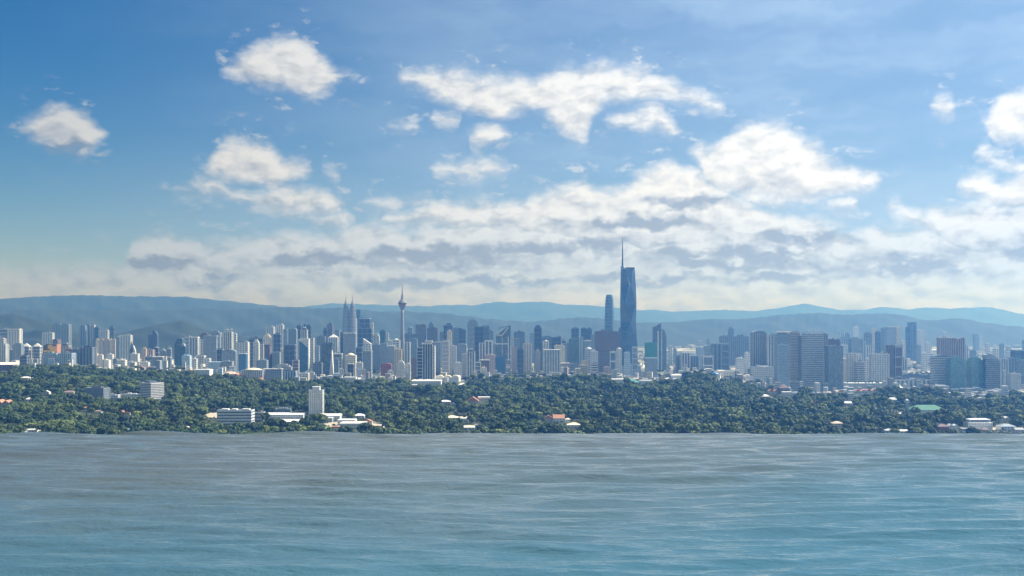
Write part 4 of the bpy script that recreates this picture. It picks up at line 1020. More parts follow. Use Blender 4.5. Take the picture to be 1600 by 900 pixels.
def build_twin(cxp, label):
    D = 7900.0; px = D / F; x, _, _ = at(cxp, 0, D); z0 = gz(x, D); reg(x, D, 40)
    root = empty('twin_spired_tower', (x, D, z0)); tag(root, label, 'skyscraper', 'pair of spired twin towers')
    zz = lambda py: H - (py - 500) / F * D - z0
    def star(r, z, n=16):
        pts = []
        for i in range(n * 2):
            a = pi * i / n; rr = r * (1.0 if i % 2 == 0 else .90)
            pts.append((rr * cos(a), rr * sin(a), z))
        return pts
    tiers = [(5.9, 590, 512), (5.4, 512, 496), (4.9, 496, 487), (4.2, 487, 480.5), (3.4, 480.5, 476)]
    steel = facade((.34, .36, .42), .4, (3.2, 3.4), .35)
    mb = MB()
    for r, a, b in tiers: mb.loft([star(r * px, zz(a)), star(r * px, zz(b))])
    mb.build('body', steel, root)
    mb = MB()
    for r, a, b in tiers:
        p = a - 1.2
        while p > b:
            if p < 570: mb.loft([star((r + .12) * px, zz(p)), star((r + .12) * px, zz(p - .8))])
            p -= 2.4
    mb.build('floor_band', facade((.17, .19, .25)), root)
    MB().loft([star(2.7 * px, zz(476)), star(2.4 * px, zz(473.6)), star(1.5 * px, zz(471.2)), star(.8 * px, zz(469.4))]).build('crown', steel, root)
    MB().lathe([(.55 * px, zz(469.6)), (.4 * px, zz(466)), (.12 * px, zz(459.5))], 6).build('pinnacle', plain('pinnacle_steel', (.25, .27, .30), .3, metal=.5), root)
    # round bustle tower at its side
    MB().lathe([(3.0 * px, zz(590)), (3.0 * px, zz(500)), (2.4 * px, zz(499)), (2.4 * px, zz(497))], 16, (-1 if cxp < 546 else 1) * 3.6 * px, 3.0 * px).build('bustle', steel, root)
build_twin(540.6, 'left one of the pair of grey stepped towers with spires')
build_twin(550.9, 'right one of the pair of grey stepped towers with spires')

def build_needle():
    D = 6600.0; px = D / F; x, _, _ = at(628.6, 0, D); z0 = gz(x, D); reg(x, D, 30)
    root = empty('needle_tower', (x, D, z0)); tag(root, 'slim telecom tower with bulbous head and antenna above the centre left', 'tower')
    zz = lambda py: H - (py - 500) / F * D - z0
    con = facade((.25, .26, .29), .8, (6, 9), .12)
    MB().lathe([(5.2 * px, zz(575)), (3.9 * px, zz(545)), (2.9 * px, zz(515)), (2.3 * px, zz(490)), (2.2 * px, zz(484.2))], 14).build('shaft', con, root, smooth=True)
    head = MB().lathe([(2.3 * px, zz(484.3)), (3.4 * px, zz(482)), (5.4 * px, zz(477.5)), (6.3 * px, zz(474.8))], 16).build('head_bowl', facade((.24, .16, .17), .5, (4, 3), .3), root)
    MB().lathe([(6.7 * px, zz(474.7)), (6.7 * px, zz(472.9))], 16).build('head_window_band', glass((.05, .06, .09), .2), root)
    MB().lathe([(6.3 * px, zz(472.8)), (5.0 * px, zz(471.4)), (4.6 * px, zz(469.8)), (2.6 * px, zz(468.2)), (1.9 * px, zz(464.5)), (1.5 * px, zz(460.5))], 16).build('head_roof', facade((.26, .24, .27), .6), root)
    mb = MB()
    for i, (a, b) in enumerate(((460.4, 456), (456, 452), (452, 448.5), (448.5, 445))): mb.lathe([((1.0 - i * .15) * px, zz(a)), ((.9 - i * .15) * px, zz(b))], 6)
    mb.build('antenna', plain('antenna_paint', (.35, .20, .18), .5), root)
    MB().lathe([(.3 * px, zz(445)), (.08 * px, zz(440))], 6).build('antenna_tip', plain('antenna_tip', (.5, .5, .5), .5), root)
build_needle()

def build_gold():
    D = 5400.0; px = D / F; x, _, _ = at(82, 0, D); z0 = gz(x, D); reg(x, D, 45)
    root = empty('gold_building', (x, D, z0)); tag(root, 'gold and black faceted building with orange flank at left', 'building')
    zz = lambda py: H - (py - 500) / F * D - z0; X = lambda p: (p - 82) * px
    MB().loft([quad_loop(X(71), X(90.5), -8 * px, 8 * px, -8), quad_loop(X(71), X(90.5), -8 * px, 8 * px, zz(541)), quad_loop(X(74.5), X(90.5), -7 * px, 8 * px, zz(537.5))]).build('body', facade((.10, .09, .06)), root)
    MB().loft([quad_loop(X(78), X(84), -8.6 * px, -8.02 * px, zz(545)), quad_loop(X(78.5), X(85), -8.6 * px, -8.02 * px, zz(538.5))]).build('gold_panel', plain('gold_cladding', (.70, .44, .08), .35, metal=.3), root)
    MB().box(X(81.5), X(90.7), -8.9 * px, -8.1 * px, zz(551), zz(541)).build('gold_panel', plain('gold_cladding', (.70, .44, .08), .35, metal=.3), root)
    MB().box(X(72), X(81), -8.7 * px, -8.15 * px, zz(550), zz(547)).build('gold_panel', plain('gold_cladding', (.70, .44, .08), .35, metal=.3), root)
    MB().box(X(90.6), X(92), -7.8 * px, 7.8 * px, -8, zz(538)).build('orange_flank', facade(P_('orange')), root)
build_gold()

def poly_tower(name, label, D, fronts, depth, mats, cat='tower', base=None):
    """tower whose front elevation is a set of polygons given in photograph pixels; each gets real depth"""
    px = D / F; cx = sum(p[0] for p in fronts[0][1]) / len(fronts[0][1])
    x, _, _ = at(cx, 0, D); z0 = gz(x, D); reg(x, D, depth * px * .8)
    root = empty(name, (x, D, z0)); tag(root, label, cat, 'city towers')
    for (pname, pts, dy0, dy1, mat, kind) in fronts:
        pts3 = [((u - cx) * px, H - (v - 500) / F * D - z0) for u, v in pts]
        area = sum(pts3[i][0] * pts3[(i + 1) % len(pts3)][1] - pts3[(i + 1) % len(pts3)][0] * pts3[i][1] for i in range(len(pts3)))
        if area < 0: pts3 = pts3[::-1]
        # seen from -y, counter-clockwise polygon faces the camera
        MB().loft([[(a, dy1 * px, b) for a, b in pts3], [(a, dy0 * px, b) for a, b in pts3]]).build(pname, mat, root, kind)
    return root
# slant-cut blue tower with pale frame
g_blue = glass((.03, .13, .25), .08); w_pale = facade(P_('pale')); w_white = facade(P_('white'))
poly_tower('slant_cut_tower', 'blue glass tower with white frame and diagonal cut across its top', 5000, [
    ('frame', [(467, 600), (467, 529.5), (483, 529.5), (483, 600)], -3, 7, w_pale, None),
    ('glass_front', [(468.3, 583), (468.3, 533), (472, 535), (481.5, 543.5), (481.5, 583)], -3.8, -3.05, g_blue, None),
    ('white_edge', [(481.6, 586), (481.6, 530), (483, 530), (483, 586)], -4.2, -3.1, w_white, None),
    ('white_edge', [(467, 586), (467, 530), (468.2, 530), (468.2, 586)], -4.2, -3.1, w_white, None)], 10, None)
poly_tower('leaning_tower', 'dark tower narrowing to its foot with a white triangular wing', 5050, [
    ('body', [(503, 600), (503.5, 538), (520.5, 536), (514, 600)], -5, 5, glass((.09, .12, .16), .2), None),
    ('white_wing', [(514.2, 595), (519.3, 547), (522.5, 595)], -5.5, 3, w_white, None),
    ('roof_edge', [(503.3, 537.8), (503.3, 536.6), (520.8, 534.8), (520.6, 536)], -5.2, 5.2, facade(P_('slate')), None)], 10, None)
poly_tower('truss_roofed_tower', 'tower with slanted white truss roof and pale edges in the centre', 5350, [
    ('body', [(775, 600), (775, 523), (778, 522), (792, 511), (797.5, 511), (797.5, 600)], -5, 6, glass((.11, .16, .22), .2), None),
    ('side_slab', [(793.5, 600), (793.5, 526), (795, 526), (795, 600)], -5.8, -5.05, w_white, None),
    ('dark_top', [(794, 526), (794, 508.3), (797.8, 508.3), (797.8, 526)], -5.7, 6.2, facade(P_('slate')), None),
    ('truss_bar', [(776, 522.5), (788, 509.5), (790, 509.5), (778, 522.5)], -6, -5.1, w_pale, None),
    ('truss_bar', [(783.5, 524), (793.5, 511), (795, 512), (785, 524.5)], -6, -5.15, w_white, None),
    ('truss_bar', [(776, 524.4), (776, 523), (785, 523), (785, 524.4)], -6.1, -5.2, w_white, None),
    ('truss_bar', [(779, 513.5), (779, 512.4), (793.5, 509), (793.5, 510)], -6.1, -5.25, facade(P_('charcoal')), None),
    ('white_band', [(775, 538), (775, 536), (793.4, 536), (793.4, 538)], -5.6, -5.1, w_pale, None),
    ('mullion', [(784.3, 600), (784.3, 524.5), (785.1, 524.5), (785.1, 600)], -5.5, -5.08, w_pale, None)], 11, None)
poly_tower('blade_topped_tower', 'dark tower with blade-like top sloping up to the right, right of the tallest', 6200, [
    ('body', [(1020, 590), (1020, 511), (1032, 505), (1032, 590)], -4, 5, glass((.10, .13, .18), .2), None),
    ('body_step', [(1031.8, 590), (1031.8, 515), (1037.5, 515), (1041, 527), (1041, 590)], -3.5, 4.5, glass((.12, .16, .21), .2), None),
    ('fin', [(1026.5, 590), (1026.5, 517), (1029, 517), (1029, 590)], -4.8, -4.05, w_pale, None),
    ('fin', [(1032.3, 590), (1032.3, 517), (1034, 517), (1034, 590)], -4.6, -3.6, w_pale, None),
    ('blade', [(1031, 530), (1031, 505.5), (1032.3, 504.5), (1032.3, 530)], -4.9, 5.1, facade(P_('slate')), None)], 10, None)
ban = []
for k in range(15): ban.append(('floor_band', [(1537.6, 563 + k * 3.1), (1537.6, 564.4 + k * 3.1), (1560.6, 564.4 + k * 3.1), (1560.6, 563 + k * 3.1)], -6.1, -5.1, facade(P_('grey')), None))
poly_tower('curve_topped_tower', 'banded office tower whose roof curves down to the right, front row on the right', 4420, [
    ('body', [(1538, 625), (1538, 555), (1541, 553.6), (1546, 554.2), (1552, 557), (1557, 561.5), (1560.3, 566), (1560.3, 625)], -5, 7, glass((.08, .10, .12), .2), None),
    ('roof_shell', [(1537.8, 561), (1537.8, 554.6), (1541, 553.1), (1546, 553.7), (1552, 556.4), (1557, 560.8), (1558.5, 562.5)], -5.6, 7.2, facade((.33, .36, .40)), None)] + ban, 12, None)
# stepped dark teal tower, and the spired slim one, and the high shoulder of the curved tower
poly_tower('stepped_teal_tower', 'dark teal tower with stepped rounded crown left of the blue grey slab', 5150, [
    ('body', [(273, 600), (273.5, 537), (277, 532), (277, 600)], -3, 6, glass((.04, .09, .15), .15), None),
    ('body', [(277, 600), (277, 530), (286, 530), (286, 600)], -4, 6.5, glass((.045, .10, .15), .15), None),
    ('shoulder', [(286, 600), (286, 541), (290.5, 541), (291, 600)], -3.5, 6, glass((.03, .08, .13), .15), None),
    ('crown', [(278, 530), (278.5, 527.5), (285, 528.5), (285.5, 530)], -2, 5, facade(P_('slate')), None),
    ('crown', [(283.5, 541), (283.5, 536), (288, 537), (289.5, 541)], -4.4, 5, facade(P_('steel')), None)], 10, None)
poly_tower('spired_slim_tower', 'slender dark tower with stepped pointed top in the low white quarter', 5900, [
    ('body', [(203.5, 590), (203.5, 545), (209, 545), (209, 590)], -2.5, 2.5, glass((.06, .07, .11), .3), None),
    ('upper_stage', [(204.3, 545), (204.3, 538), (208, 538), (208, 545)], -1.8, 1.8, facade(P_('slate')), None),
    ('pointed_roof', [(205, 538), (206.1, 531.5), (207.2, 538)], -.8, .8, facade(P_('slate')), None),
    ('side_wing', [(209, 590), (209, 540), (212, 548), (213.5, 590)], -2, 2, w_pale, None)], 6, None)
poly_tower('curved_tower', 'dark blue tower with high curved shoulder in front of the rounded hill', 6720, [
    ('body', [(233, 575), (233, 523.5), (239.5, 523), (239.5, 575)], -4.5, 3, glass((.05, .08, .15), .12), None),
    ('curved_slab', [(239.6, 575), (239.6, 517.5), (242.5, 516.6), (245.5, 519), (247.2, 524), (247.4, 575)], -5.2, 3, glass((.05, .08, .15), .12), None)], 8, None)
poly_tower('tall_far_tower', 'tall dark far tower with lower left shoulder standing alone on the right', 7700, [
    ('shoulder', [(1416, 570), (1416, 511), (1419.4, 510), (1419.4, 570)], -3, 4, glass((.06, .09, .16), .2), None),
    ('body', [(1419.5, 570), (1419.5, 503.5), (1430.5, 503), (1430.5, 570)], -4, 5, glass((.07, .10, .17), .2), None),
    ('fin', [(1424, 565), (1424, 506), (1425, 506), (1425, 565)], -4.6, -4.05, facade(P_('steel')), None)], 9, None)
ws = facade((.82, .82, .80), amp=.15)
r_, w_, d_, h_, px_ = T(661, 676, 538, 4720, 'piers', 'white', 'navy', 'none', 'dark blue tower with white fins and projecting white crown, centre left', pitch=3.6, ratio=.8, frac=.25)
MB().box(-w_ * .62, w_ * .42, -d_ * .62, d_ * .4, h_ + .5, h_ + 2.2 * px_).box(-w_ * .25, w_ * .55, -d_ * .4, d_ * .45, h_ + 2.3 * px_, h_ + 4.6 * px_).box(-w_ * .3, w_ * .5, -d_ * .66, d_ * .2, h_ + 4.7 * px_, h_ + 5.5 * px_).build('projecting_crown', facade((.74, .74, .72)), r_)
mb_ = MB()
for k in range(26): mb_.box(w_ * .5 + 2.2, w_ * .5 + 9.4, -d_ * .5 + .6, -d_ * .5 + 1.4, 6 + k * 6.6, 9.6 + k * 6.6)
MB().box(w_ * .5 + 1.2, w_ * .5 + 11, -d_ * .5 + 1.0, d_ * .4, -8, h_ - 6).build('white_flank', ws, r_)
mb_.build('flank_window', glass(P_('navy')), r_, kind='stuff')
# tower with round sign
r_, w_, d_, h_, px_ = T(790, 798, 563, 4800, 'plain', 'grey', 'slate', 'barrel', 'grey tower with a red and white sign panel facing the wood', ratio=1.0)
sg = MB().box(-w_ * .36, w_ * .36, -d_ * .5 - 1.2, -d_ * .5 - .45, h_ - 12 * px_, h_ - 6 * px_).build('sign_panel', facade((.78, .74, .74), amp=.05), r_)
MB().beam((-w_ * .16, -d_ * .5 - 1.5, h_ - 7.4 * px_), (w_ * .18, -d_ * .5 - 1.5, h_ - 7.4 * px_), .45 * px_).beam((w_ * .12, -d_ * .5 - 1.6, h_ - 7.4 * px_), (-w_ * .05, -d_ * .5 - 1.6, h_ - 10.4 * px_), .45 * px_).build('sign_mark', facade((.55, .05, .06), amp=.05), sg)
# bright roof of the broad tower: a projecting crown ring
MB().box(-30, 34, -24, 20, 0, 5).build('rooftop_ring', facade((.80, .78, .74)), None)
_ring = bpy.data.objects['rooftop_ring']
_par = [o for o in bpy.data.objects if o.get('label', '').startswith('broad blue grey tower with bright rooftop')][0]
_ring.parent = _par; _ring.location = (0, 0, H - (522 - 500) / F * 5000 - _par.location.z + 6.5)

# ================================================================== buildings in and along the woods
CLEAR = []      # (px0, px1, depth from, depth to): kept free of trees
def depth_for(px, py):
    """depth at which the bare ground shows at this pixel"""
    D = np.arange(2560.0, 5200.0, 8.0)
    z = ground((px - 800) / F * D, D)
    p = 500 + (H - z) / D * F
    k = np.where(p <= py)[0]
    return float(D[k[0]]) if len(k) else 5200.0
def W(px0, px1, pyt, pyb, style, wall, gl, roof, label, front=160, back=35, yaw=0.0, ratio=.7, cat='building', group='buildings in the woods', D=None, **kw):
    D = D or depth_for((px0 + px1) / 2, pyb)
    CLEAR.append((px0 - 2, px1 + 2, D - front, D + back))
    return T(px0, px1, pyt, D, style, wall, gl, roof, label, yaw=yaw, ratio=ratio, cat=cat, group=group, name=kw.pop('name', 'building'), **kw)
def house(px0, px1, pyr, pye, pyb, wall, roofc, label, kind='hip', front=150, back=25, yaw=0.0, ratio=.8, cat='house', group='houses in the woods', D=None, wing=False):
    """walls up to the eaves row pye, roof to the ridge row pyr"""
    D = D or depth_for((px0 + px1) / 2, pyb)
    CLEAR.append((px0 - 2, px1 + 2, D - front, D + back))
    loc, w, d, h = put(px0, px1, pye, D, ratio, yaw)
    h = max(h, 3.0)
    px = D / F; hr = max((pye - pyr) * px, .8)
    root = empty('house', loc, radians(yaw)); tag(root, label, cat, group)
    wm = facade(P_(wall) if isinstance(wall, str) else wall, amp=.1)
    rm = plain('roof_' + roofc if isinstance(roofc, str) else 'roof', P_(roofc) if isinstance(roofc, str) else roofc, .8)
    MB().box(-w / 2, w / 2, -d / 2, d / 2, -6, h).build('wall', wm, root)
    o = .5
    mb = MB()
    if kind == 'hip': mb.hip(-w / 2 - o, w / 2 + o, -d / 2 - o, d / 2 + o, h + .02, h + hr, .45)
    elif kind == 'gable': mb.gable(-w / 2 - o, w / 2 + o, -d / 2 - o, d / 2 + o, h + .02, h + hr, 'x')
    elif kind == 'front': mb.gable(-w / 2 - o, w / 2 + o, -d / 2 - o, d / 2 + o, h + .02, h + hr, 'y')
    elif kind == 'pyramid': mb.hip(-w / 2 - o, w / 2 + o, -d / 2 - o, d / 2 + o, h + .02, h + hr, .5)
    elif kind == 'double':
        mb.gable(-w / 2 - o, -.1, -d / 2 - o, d / 2 + o, h + .02, h + hr, 'y'); mb.gable(.1, w / 2 + o, -d / 2 - o, d / 2 + o, h + .02, h + hr * .85, 'y')
    else: mb.box(-w / 2 - o, w / 2 + o, -d / 2 - o, d / 2 + o, h + .02, h + hr)
    mb.build('roof', rm, root)
    n = max(2, int(w / 7)); mb = MB()
    nf = max(1, int(h / 4.5))
    for f_ in range(nf):
        for i in range(n):
            xc = -w / 2 + (i + .5) * w / n
            mb.box(xc - w / n * .27, xc + w / n * .27, -d / 2 - .12, -d / 2 + .1, h * (f_ + .32) / nf, h * (f_ + .72) / nf)
    mb.build('window', glass(P_('slate')), root, kind='stuff')
    return root, w, d, h, px

# left
W(219, 256, 598, 624, 'bands', 'white', 'slate', 'plant', 'white banded apartment block standing in the woods at left', yaw=-38, ratio=.8, front=150, pitch=2.6)
W(134, 170, 606, 624, 'grid', 'steel', 'charcoal', 'plant', 'dark grey office block in the woods left of the white apartment block', yaw=-14, ratio=.5, front=130, pitch=2.8)
W(171, 186, 617, 623, 'bands', 'pale', 'bluegrey', 'flat', 'low pale wing right of the dark grey office block', front=100)
W(189, 220, 616, 620, 'plain', 'pale', 'bluegrey', 'flat', 'long low pale link in the woods left of the white apartment block', front=80, ratio=.3)
house(-6, 24, 566, 569.5, 577, 'plum', (.75, .74, .70), 'long shed with broad white roof at the left picture edge', 'gable', D=4560, ratio=.5, cat='shed', front=200)
for i, (a, b, pr, pe, pb, wl, rf, kd, lb) in enumerate([
    (-4, 18, 624, 629, 636, 'pink', 'orange', 'double', 'pinkish house with orange twin roof at the left picture edge'),
    (5, 18, 579, 581, 585, 'white', 'pale', 'flat', 'low white roof below the long shed at left'),
    (33, 47, 588, 590, 594, 'white', 'pale', 'hip', 'small white house in the upper woods at far left'),
    (50, 58, 590, 592, 596, 'white', 'white', 'flat', 'tiny white house right of the small white one at far left'),
    (69, 78, 610, 612, 616, 'white', 'white', 'front', 'tiny white gabled house in the woods left of the grey office block'),
    (41, 51, 621, 623.5, 627, 'pale', 'white', 'hip', 'small pale house in the woods above the pinkish house'),
    (99, 118, 610, 612.5, 617, 'beige', 'brown', 'hip', 'low brown-roofed house left of the grey office block'),
    (131, 140, 635, 637, 641, 'peach', 'orange', 'hip', 'small orange-roofed house deep in the left woods'),
    (149, 160, 642, 643.5, 647, 'white', 'peach', 'flat', 'pale flat house deep in the left woods'),
    (190, 205, 641, 643.5, 647, 'peach', 'orange', 'gable', 'long orange-roofed house below the white apartment block'),
    (43, 61, 670.5, 672, 678, 'white', 'white', 'flat', 'white flat-roofed house at the lower left, just above the water edge'),
    (22, 42, 673, 674.5, 679, 'bluegrey', 'grey', 'flat', 'grey flat roof left of the white house at the lower left'),
    (262, 277, 668.5, 671, 676, 'peach', 'orange', 'hip', 'orange-roofed house just above the water edge at left'),
    (288, 297, 666, 668, 672, 'white', 'peach', 'front', 'small house with peach gable right of the orange-roofed one'),
    (196, 206, 669, 671, 676, 'sea', 'sea', 'hip', 'small green-roofed house just above the water edge at left'),
    (304, 330, 577, 580, 587, 'pale', 'pale', 'flat', 'low building with broad pale canopy at the upper wood edge'),
    (351, 370, 580, 584, 589, 'peach', 'peach', 'hip', 'peach-roofed hall at the upper wood edge, left of three'),
    (366, 384, 583, 587, 592, 'white', 'orange', 'double', 'orange-roofed hall at the upper wood edge, middle of three'),
    (392, 411, 589.5, 592.5, 596, 'white', 'orange', 'gable', 'orange-roofed hall at the upper wood edge, right of three'),
    (388, 405, 595, 597, 600, 'white', 'white', 'flat', 'small curved white roof below the three orange halls'),
]):
    house(a, b, pr, pe, pb, wl, rf, lb, kd)
# pavilion with dome and long white canopy, left of centre
r, w, d, h, px = W(380, 412, 578, 590, 'piers', 'pale', 'steel', 'none', 'low ribbed hall with shallow pale dome at the upper wood edge', ratio=.6, pitch=3)
MB().lathe([(w * .42, h), (w * .40, h + 1.0 * px), (w * .22, h + 2.6 * px), (w * .06, h + 3.3 * px)], 18).build('dome', facade(P_('cream')), r, smooth=True)
r, w, d, h, px = W(412, 441, 577, 592, 'plain', 'bluegrey', 'navy', 'whitecap', 'low glazed hall under a long white canopy with white column', ratio=.4)
MB().box(-w * .52, -w * .42, -d * .75, -d * .55, -6, h).build('column', facade(P_('white')), r)
# parliament-like group
r, w, d, h, px = W(484.5, 504.5, 609, 652, 'grid', 'white', 'steel', 'none', 'tall white gridded slab tower standing alone in the woods', front=130, ratio=.6, pitch=2.5, frac=.5, cat='tower')
MB().box(-w * .28, w * .28, -d * .4, d * .4, h + .02, h + 4.6 * px).build('roof_plant', facade(P_('pale')), r)
MB().box(-w * .30, w * .30, -d * .42, d * .42, h + 4.62 * px, h + 5.2 * px).build('roof_cap', facade(P_('white')), r)
r, w, d, h, px = W(342, 395, 640, 663, 'bands', 'white', 'slate', 'none', 'long white banded four-storey building with roof boxes in the woods', front=80, ratio=.4, pitch=4.6, frac=.55)
for (a, b) in ((-.4, -.2), (-.1, .05), (.2, .42)): MB().box(w * a, w * b, -d * .3, d * .2, h + .02, h + 1.6 * px).build('roof_box', facade(P_('white')), r)
r, w, d, h, px = W(396, 413, 644, 659, 'edges', 'white', 'charcoal', 'flat', 'dark open-framed block between the white banded building and the spiked hall', front=80, ratio=.6)
house(413, 476, 644.5, 647, 656, 'pale', (.62, .64, .66), 'wide low hall with pale flat roof below the spiked hall', 'gable', ratio=.35, cat='building', front=80)
